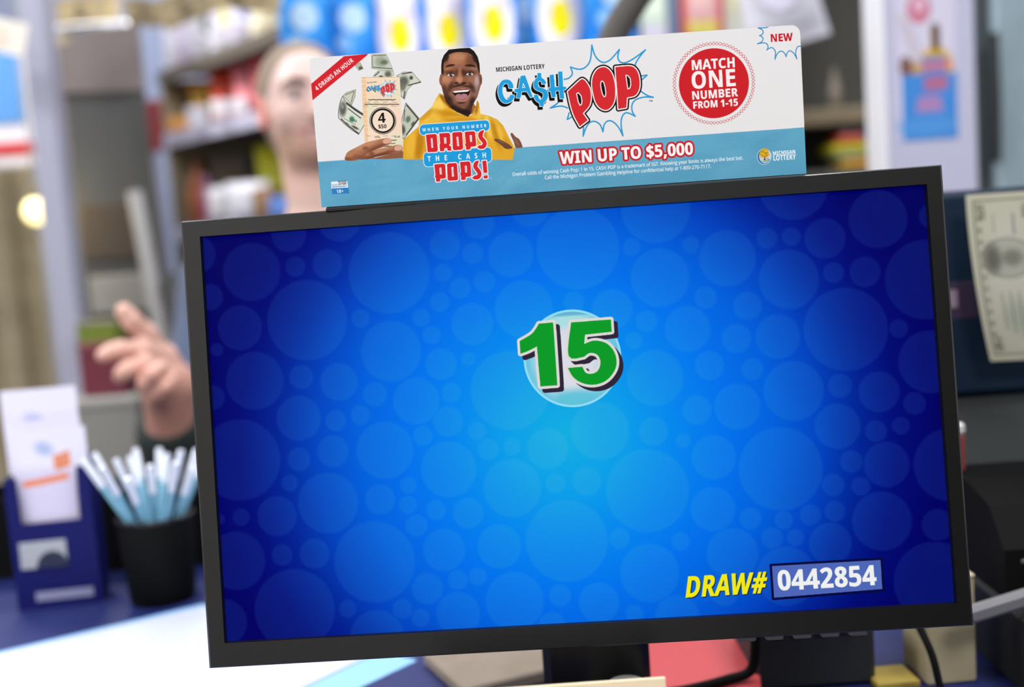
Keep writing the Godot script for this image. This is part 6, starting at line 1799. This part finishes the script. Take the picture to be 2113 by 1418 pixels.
# ------------------------------------------------------------------ the stocked shelf unit running away behind the man
func gondola() -> void:
	var o := Vector3(-0.42, 0, -2.81)
	var turn := deg_to_rad(-54.5)
	var t := thing("shelf_unit", "long shop shelf unit with dark and lavender shelf edges behind the man", "shelf unit", o, turn)
	part("back_panel", mbox(Vector3(1.0, 2.2, 0.02), 0.002), mat("8f8b86", 0.7), t).position = Vector3(-0.50, 1.10, -0.39)
	part("base", mbox(Vector3(1.0, 0.12, 0.38), 0.004), mat("9a99a8", 0.6), t).position = Vector3(-0.50, 0.06, -0.19)
	for y in [0.55, 0.88, 1.19, 1.42, 1.70, 1.884]:
		var s := part("shelf", mbox(Vector3(0.98, 0.016, 0.37), 0.002), mat("6f675c" if y > 1.8 else "8d8a95", 0.6), t)
		s.position = Vector3(-0.50, y - 0.008, -0.19)
		var edge := part("price_rail", mbox(Vector3(0.98, 0.042, 0.008), 0.002), M.shelf_dark if y > 1.8 else M.shelf, s, "dark brown shelf edge" if y > 1.8 else "lavender shelf edge")
		edge.position = Vector3(0, -0.0145, 0.189)
	part("end_panel", mbox(Vector3(0.016, 1.86, 0.36), 0.002), mat("a3997f", 0.8), t).position = Vector3(-0.998, 0.93, -0.19)
	for x in [-1.01, 0.01]:
		part("upright", mbox(Vector3(0.02, 2.2, 0.05), 0.003), mat("c4c6d6", 0.5), t).position = Vector3(x, 1.10, -0.37)
	var place := func(n: Node3D, along: float, y: float, deep: float, yaw := 0.0) -> void:
		n.position = o + Basis(Vector3.UP, turn) * Vector3(-along, 0, -deep) + Vector3(0, y, 0)
		n.rotation.y = turn + yaw
	# top shelf
	place.call(pillow("snack_bag", "e6e4f2", 0.12, 0.20, 0.06, "white snack bag at the far end of the top shelf", "dfe0ee"), 0.93, 1.8845, 0.06, deg_to_rad(42))
	place.call(pillow("snack_bag", "cfc6e2", 0.13, 0.18, 0.06, "lavender snack bag on the top shelf beside the white one", "dcd6ea"), 0.82, 1.8845, 0.06, deg_to_rad(42))
	place.call(pillow("snack_bag", "d6d8e6", 0.13, 0.21, 0.06, "pale snack bag with a dark green badge on the top shelf", "e3e2ee", "46584e"), 0.70, 1.8845, 0.06, deg_to_rad(42))
	place.call(pillow("snack_bag", "e0dfee", 0.13, 0.20, 0.06, "white snack bag with a yellow badge on the top shelf", "cfcbe2", "d9d76c"), 0.57, 1.8845, 0.06, deg_to_rad(42))
	place.call(pillow("snack_bag", "c9c6da", 0.13, 0.20, 0.06, "grey lavender snack bag with a blue badge on the top shelf", "d8d4e6", "4a63a8"), 0.44, 1.8845, 0.06, deg_to_rad(42))
	place.call(pillow("snack_bag", "e9e2c8", 0.13, 0.19, 0.06, "cream snack bag nearest the man on the top shelf", "d9cfae"), 0.30, 1.8845, 0.06, deg_to_rad(42))
	# second shelf
	place.call(carton("tub", "f0a04a", 0.085, 0.040, 0.07, "low orange tub on the lavender-edged shelf", "e2a85a", "", "tub"), 0.90, 1.7005, 0.040, deg_to_rad(42))
	place.call(pillow("snack_bag", "ffc04a", 0.10, 0.140, 0.05, "orange yellow snack bag behind the low orange tub", "f4c95e"), 0.87, 1.7005, 0.095, deg_to_rad(42))
	place.call(carton("carton", "f0effa", 0.06, 0.055, 0.04, "white carton on the shelf below the dark edge", "d4d6ea"), 0.77, 1.7005, 0.030, deg_to_rad(42))
	place.call(pillow("snack_bag", "ff4a2c", 0.10, 0.150, 0.05, "bright red snack bag behind the white carton", "e8583c"), 0.69, 1.7005, 0.085, deg_to_rad(42))
	place.call(carton("carton", "f4f2fb", 0.10, 0.050, 0.04, "wide white carton with a pink band below the red bags", "", "d9a8a0"), 0.54, 1.7005, 0.030, deg_to_rad(42))
	place.call(pillow("snack_bag", "ff8a94", 0.11, 0.150, 0.05, "pink snack bag behind the wide white carton", "f0929c"), 0.53, 1.7005, 0.090, deg_to_rad(42))
	place.call(pillow("snack_bag", "f4606a", 0.11, 0.150, 0.05, "crimson snack bag beside the pink one", "e0686c"), 0.39, 1.7005, 0.085, deg_to_rad(42))
	place.call(pillow("snack_bag", "ff7a70", 0.11, 0.150, 0.05, "coral red snack bag beside the man's ear", "e98078"), 0.26, 1.7005, 0.085, deg_to_rad(42))
	# third shelf
	place.call(bottle("bottle", "b9683e", 0.036, 0.20, "orange brown bottle on the shelf below the orange tub", "8f5a3c", "c9774a"), 0.90, 1.4205, 0.06, deg_to_rad(42))
	place.call(bottle("bottle", "d77aa8", 0.020, 0.145, "slim pink bottle beside the orange brown one", "c9a4d8", "e0609c"), 0.82, 1.4205, 0.05, deg_to_rad(42))
	place.call(carton("carton", "77726c", 0.12, 0.20, 0.08, "dark grey carton with a beige label on the third shelf", "8f8272"), 0.84, 1.4205, 0.15, deg_to_rad(42))
	place.call(pillow("snack_bag", "e9e9f6", 0.13, 0.105, 0.05, "low white pouch before the dark grey carton", "f2f2fa"), 0.68, 1.4205, 0.05, deg_to_rad(42))
	place.call(pillow("snack_bag", "e4e6f4", 0.13, 0.110, 0.05, "low white pouch beside the yellow snack bag", "eceefa"), 0.53, 1.4205, 0.05, deg_to_rad(42))
	place.call(pillow("snack_bag", "f0f030", 0.10, 0.205, 0.05, "bright yellow snack bag standing tall on the third shelf", "e6e640"), 0.55, 1.4205, 0.14, deg_to_rad(42))
	place.call(carton("carton", "9a7450", 0.06, 0.085, 0.05, "small brown carton before the yellow snack bag", "b08a5c"), 0.40, 1.4205, 0.045, deg_to_rad(42))
	place.call(carton("carton", "4a74c4", 0.06, 0.060, 0.05, "small blue carton beside the small brown one", "6a90d8"), 0.31, 1.4205, 0.045, deg_to_rad(42))
	# fourth shelf
	place.call(carton("carton", "dcdde4", 0.07, 0.165, 0.06, "red-topped white carton on the fourth shelf", "", "e8e8ee"), 0.88, 1.1905, 0.05)
	var lid: Node3D = get_node("carton_006") if has_node("carton_006") else null
	for n in get_children():
		if n.has_meta("label") and n.get_meta("label") == "red-topped white carton on the fourth shelf": lid = n
	part("top", mbox(Vector3(0.072, 0.062, 0.062), 0.003), mat("c4483c", 0.5), lid, "red top").position.y = 0.139
	# sign at the far end
	var e := thing("shelf_sign", "dark red sign on a grey bracket at the shelf unit's far end", "sign", o + Basis(Vector3.UP, turn) * Vector3(-1.10, 0, 0.0))
	part("panel", mbox(Vector3(0.055, 0.155, 0.012), 0.002), mat("8c3038", 0.5), e).position = Vector3(0.015, 1.735, 0.0)
	part("back_plate", mbox(Vector3(0.05, 0.150, 0.010), 0.002), mat("a8a4b0", 0.5), e).position = Vector3(-0.030, 1.735, -0.004)
	part("post", mbox(Vector3(0.014, 1.68, 0.014), 0.002), mat("a8a4b0", 0.5), e).position = Vector3(0, 0.84, -0.014)


func bag_rack() -> void:
	var t := thing("display_rack", "narrow display rack holding blue snack bags behind the sign", "rack", Vector3.ZERO)
	var plan := PackedVector2Array([Vector2(-0.475, -2.655), Vector2(0.33, -2.57), Vector2(0.33, -2.80), Vector2(-0.08, -2.935), Vector2(-0.40, -2.775), Vector2(-0.475, -2.74)])
	var board := part("shelf_board", joined([[mprism(plan, 0.018), Transform3D(Basis(Vector3.RIGHT, PI / 2), Vector3.ZERO)]]), mat("c8c6d2", 0.5), t)
	board.position.y = 1.722
	var low := part("lower_board", joined([[mprism(plan, 0.018), Transform3D(Basis(Vector3.RIGHT, PI / 2), Vector3.ZERO)]]), mat("c8c6d2", 0.5), t)
	low.position.y = 0.25
	for p in [[-0.463, -2.73], [0.32, -2.79], [0.32, -2.585], [-0.08, -2.918]]:
		part("post", mbox(Vector3(0.016, 1.713, 0.016), 0.002), M.chrome, t).position = Vector3(p[0], 0.8565, p[1])
	var ring := print_material(bag_image(true), 0.35)
	var plain := print_material(bag_image(false), 0.35)
	var bag_mesh := mpillow(0.120, 0.26, 0.058)
	var first: Node3D = null
	var spots := [[-0.410, -2.705, 1, "plain sky blue snack bag nearest the man's head", -0.1], [-0.318, -2.765, 1, "plain blue snack bag second from the man's head", 0.15], [-0.212, -2.800, 0, "blue snack bag with a yellow disc, nearest the man", 0.1], [-0.098, -2.800, 0, "blue snack bag with a yellow disc above the printed man's head", 0.0], [0.006, -2.735, 0, "blue snack bag with a yellow disc in the middle of the row", -0.05], [0.152, -2.720, 0, "blue snack bag with a yellow disc beside the gooseneck arm", 0.05], [0.262, -2.655, 1, "plain blue snack bag behind the gooseneck arm", 0.1], [0.080, -2.815, 1, "plain blue snack bag filling the gap between two with discs", 0.0]]
	for s in spots:
		var b: Node3D
		var at := Vector3(s[0], 1.7315, s[1])
		if first == null:
			first = thing("snack_bag", s[3], "bag", at, s[4], "blue snack bags on the display rack")
			part("bag", bag_mesh, plain, first)
			var seam := part("top_seal", mbox(Vector3(0.112, 0.012, 0.003), 0.001), mat("8cc4f4", 0.4), first)
			seam.position.y = 0.254
			b = first
		else:
			b = dup(first, s[3], at, s[4], "blue snack bags on the display rack")
		(b.get_child(0) as MeshInstance3D).material_override = plain if s[2] else ring


func carton_shelf() -> void:
	var t := thing("wall_shelf", "tall narrow shelf holding upright boxes behind the sign's corner", "shelf", Vector3(0.53, 0, -2.95))
	part("back_panel", mbox(Vector3(0.44, 2.2, 0.02), 0.002), mat("a9a6ac", 0.6), t).position = Vector3(0, 1.10, -0.10)
	part("shelf", mbox(Vector3(0.44, 0.018, 0.19), 0.002), mat("b6b2c0", 0.5), t).position = Vector3(0, 1.741, 0.005)
	part("base", mbox(Vector3(0.44, 0.10, 0.20), 0.003), mat("8d8a92", 0.6), t).position = Vector3(0, 0.05, 0)
	for s in [-1, 1]:
		part("side_panel", mbox(Vector3(0.014, 2.2, 0.19), 0.002), mat("a9a6ac", 0.6), t).position = Vector3(s * 0.213, 1.10, 0.005)
	for c in [["cfe0cf", 0.060, 0.22, 0.386, "pale green upright box beside the gooseneck arm", "e4f2dc", "d8d2e2"], ["6f7f9c", 0.026, 0.19, 0.432, "narrow slate blue upright box beside the pale green one", "", ""], ["e2a9ac", 0.074, 0.23, 0.500, "pink upright box with a yellow band and red sides", "ecc0bc", "e2d26a"], ["dcdccb", 0.076, 0.22, 0.592, "cream upright box between the red one and the dark one", "e6e2b4", "dfe0d4"], ["4c3f42", 0.022, 0.20, 0.648, "narrow dark brown upright box beside the cream one", "", ""], ["9fbfee", 0.040, 0.21, 0.684, "light blue upright box at the end of the row", "c9c6ec", ""]]:
		var n := carton("carton", c[0], c[1], c[2], 0.10, c[4], c[5], c[6])
		n.position = Vector3(c[3], 1.7505, -2.915)
		if c[3] == 0.5:
			for s in [-1, 1]:
				part("side_strip", mbox(Vector3(0.012, 0.23, 0.101), 0.002), mat("e0553c" if s < 0 else "e8606a", 0.5), n, "red edge strip").position = Vector3(s * 0.043, 0.115, 0)


func cooler_corner() -> void:
	var t := thing("display_cabinet", "dark open display cabinet with sweets beside the white pillar", "cabinet", Vector3(0.735, 0, -2.64))
	var dark := mat("5c5b54", 0.7)
	part("back_panel", mbox(Vector3(0.26, 2.2, 0.02), 0.002), dark, t).position = Vector3(0, 1.10, -0.13)
	for s in [-1, 1]:
		part("side_panel", mbox(Vector3(0.016, 2.2, 0.24), 0.002), mat("54534d", 0.7), t).position = Vector3(s * 0.122, 1.10, 0)
	part("base", mbox(Vector3(0.26, 0.10, 0.24), 0.003), dark, t).position = Vector3(0, 0.05, 0)
	part("shelf", mbox(Vector3(0.228, 0.034, 0.22), 0.003), mat("8b7d62", 0.6), t, "beige shelf board").position = Vector3(0, 1.553, 0.0)
	part("shelf", mbox(Vector3(0.228, 0.016, 0.22), 0.003), dark, t).position = Vector3(0, 1.432, 0.0)
	part("top_board", mbox(Vector3(0.26, 0.02, 0.26), 0.003), dark, t).position = Vector3(0, 2.21, 0)
	var b := bottle("bottle", "8d8476", 0.013, 0.085, "small beige bottle on the cabinet's beige shelf", "a39a8c", "9c9284")
	b.position = Vector3(0.722, 1.5705, -2.57)
	var list := [["c4a02c", 0.082, 0.022, 0.082, 0.0, "orange sweet pack at the bottom of the stack", "d8942a"], ["7f8f6c", 0.070, 0.014, -0.002, 0.022, "grey green sweet pack second from the bottom of the stack", "a8b48c"], ["c8c020", 0.090, 0.018, 0.012, 0.036, "yellow sweet pack in the middle of the stack", "d4cc38"], ["c0482e", 0.052, 0.020, -0.010, 0.054, "orange red sweet pack near the top of the stack", "d0603c"]]
	for l in list:
		var n := carton("sweet_pack", l[0], l[1], l[2], 0.10, l[5], l[6], "", "sweets")
		n.position = Vector3(0.745 + l[3] * 0.2, 1.4405 + l[4], -2.585)
	var w := carton("sweet_pack", "b9bfd4", 0.060, 0.030, 0.07, "white and blue sweet pack lying on top of the stack", "5f6a9c", "", "sweets")
	w.position = Vector3(0.765, 1.4950, -2.60)
	w = carton("sweet_pack", "c9b43a", 0.040, 0.026, 0.06, "small yellow sweet pack beside the stack", "d8c860", "", "sweets")
	w.position = Vector3(0.815, 1.4405, -2.575)
	var bag := pillow("carrier_bag", "f0f0fa", 0.17, 0.30, 0.05, "white plastic bag hanging at the cabinet's corner", "e4e2f4")
	bag.position = Vector3(0.612, 1.70, -2.49)
	bag.rotation.z = 0.22
	part("hook", mtube(curve([Vector3(0, 0.30, 0), Vector3(0.02, 0.34, -0.02), Vector3(0.04, 0.36, -0.05)]), 0.003, 8), M.chrome, bag)
	# gooseneck arm on the counter
	var g := thing("gooseneck_lamp", "dark gooseneck lamp arm rising behind the sign", "lamp", Vector3(0.14, 1.0, -1.50))
	part("base", mlathe([[0.0, 0.0], [0.055, 0.0], [0.058, 0.006], [0.050, 0.016], [0.016, 0.022], [0.0, 0.022]], 28), M.dull_black, g)
	part("arm", mtube(curve([Vector3(0, 0.02, 0), Vector3(-0.012, 0.25, -0.01), Vector3(-0.012, 0.48, -0.02), Vector3(0.004, 0.59, -0.028), Vector3(0.040, 0.652, -0.034), Vector3(0.085, 0.70, -0.036), Vector3(0.125, 0.712, -0.034)]), 0.0185, 14), noisy("4b4742", 0.6, 0.3, 0.2), g)
	part("shade", mlathe([[0.0, 0.05], [0.02, 0.05], [0.055, 0.0], [0.052, 0.0], [0.018, 0.045], [0.0, 0.045]], 28), M.dull_black, g).position = Vector3(0.140, 0.672, -0.034)


func pillar_and_door() -> void:
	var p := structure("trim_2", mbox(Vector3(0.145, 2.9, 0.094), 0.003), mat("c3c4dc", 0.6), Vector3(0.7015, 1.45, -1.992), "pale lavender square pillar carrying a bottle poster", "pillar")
	part("corner_guard", mbox(Vector3(0.005, 2.88, 0.096), 0.002), mat("fdfdff", 0.3), p, "white strip that paints the light on the pillar side face").position = Vector3(-0.0752, 0, 0.0005)  # white plate: the light on the pillar's side is put into its colour
	single("poster", mbox(Vector3(0.096, 0.250, 0.0015), 0.0004), print_material(poster_image(), 0.5), "narrow poster of a blue-labelled yellow bottle on the pillar", "poster", Vector3(0.694, 1.597, -1.9438))
	var c := thing("drinks_cooler", "tall steel-grey drinks cooler with a dark frame beside the pillar", "cooler", Vector3(1.26, 0, -2.58))
	part("cabinet", mbox(Vector3(0.78, 2.05, 0.60), 0.006), mat("454d50", 0.5), c).position = Vector3(0, 1.045, -0.03)
	part("plinth", mbox(Vector3(0.74, 0.04, 0.55), 0.003), M.dull_black, c).position = Vector3(0, 0.01 + 0.01, -0.03)
	var door := part("door", mbox(Vector3(0.70, 1.95, 0.03), 0.006), noisy("9fb6c0", 0.35, 0.01, 0.05), c)
	door.position = Vector3(0.035, 1.05, 0.287)
	part("handle", mtube([Vector3(-0.362, 0.38, 0.03), Vector3(-0.362, 0.50, 0.036), Vector3(-0.362, 0.62, 0.03)], 0.011, 10), mat("22282a", 0.5), door)
	for k in 2:
		part("door_sticker", mprism(rounded_rect(0.022, 0.026, 0.010), 0.0014), mat("5f93ac", 0.5), door).position = Vector3([-0.275, -0.255][k], [0.575, 0.49][k], 0.0158)


# ------------------------------------------------------------------ paper bills hung on a line
func hanging_notes() -> void:
	single("garland_string", mtube(curve([Vector3(-1.28, 2.14, -2.30), Vector3(-1.02, 2.06, -2.70), Vector3(-0.84, 2.05, -2.95), Vector3(-0.62, 2.08, -2.75), Vector3(-0.30, 2.16, -2.50)]), 0.002, 6), mat("b9b5a4", 0.8), "thin string carrying paper banknotes above the shelf unit", "string")
	var m := print_material(note_image(), 0.7)
	m.albedo_color = Color("c9b79c")
	var mesh := msheet(14, 6, func(u: float, v: float) -> Vector3: return Vector3((u - 0.5) * 0.156, -0.066 * v, 0.012 * sin(u * 5.0 + v)), 0.0004)
	var bright: Node3D = null
	for n in [[-1.022, 2.018, -3.12, 0.0, 0.06, "paper banknote hanging over the kiosk hood"], [-0.862, 1.99, -3.06, 1.15, 0.1, "paper banknote turned edge-on beside the kiosk"], [-0.668, 1.935, -2.70, 0.5, 0.4, "tilted paper banknote hanging before the top shelf"], [-0.505, 1.93, -2.60, -0.3, -0.2, "paper banknote hanging over the man's head"]]:
		var b: Node3D
		var at := Vector3(n[0], n[1], n[2])
		if bright == null:
			bright = thing("banknote", n[5], "banknote", at, n[3], "paper banknotes on the string")
			part("paper", mesh, m, bright)
			part("clip", mbox(Vector3(0.008, 0.016, 0.004), 0.001), mat("8f8b80", 0.5), bright).position = Vector3(0, 0.004, 0.008)
			b = bright
		else:
			b = dup(bright, n[5], at, n[3], "paper banknotes on the string")
			b.rotation = Vector3(0, n[3], 0)
		b.rotation.z = n[4]
		var top := 2.10
		part("thread", mtube([Vector3(0, 0.01, 0.008), (Basis.from_euler(b.rotation).inverse() * Vector3(0, maxf(0.06, 2.08 - at.y), 0))], 0.0008, 5), mat("b9b5a4", 0.8), b)
	# a card hanging nearer; strong light on it is put into its white
	var c := thing("hanging_card", "paper card with strong light put into its near-white colour and a faint orange ring, beside the blue sign", "card", Vector3(-0.915, 1.795, -2.25))
	c.rotation = Vector3(0, 0.2, -0.26)
	part("card", msheet(6, 6, func(u: float, v: float) -> Vector3: return Vector3((u - 0.5) * 0.12, 0.03 - 0.062 * v, 0.004 * sin(u * 4.0)), 0.0006), mat("fbf6ea", 0.6), c)
	part("ring", joined([[mlathe([[0.012, 0.0], [0.016, 0.0], [0.016, 0.0008], [0.012, 0.0008], [0.012, 0.0]], 28), Transform3D(Basis(Vector3.RIGHT, PI / 2), Vector3.ZERO)]]), mat("f0d2b0", 0.6), c).position = Vector3(0.008, -0.004, 0.0045)
	part("thread", mtube([Vector3(0, 0.03, 0), Vector3(0.075, 0.30, 0)], 0.0008, 5), mat("b9b5a4", 0.8), c)


func tinted(m: StandardMaterial3D, hex: String) -> StandardMaterial3D:
	m.albedo_color = Color(hex)
	return m
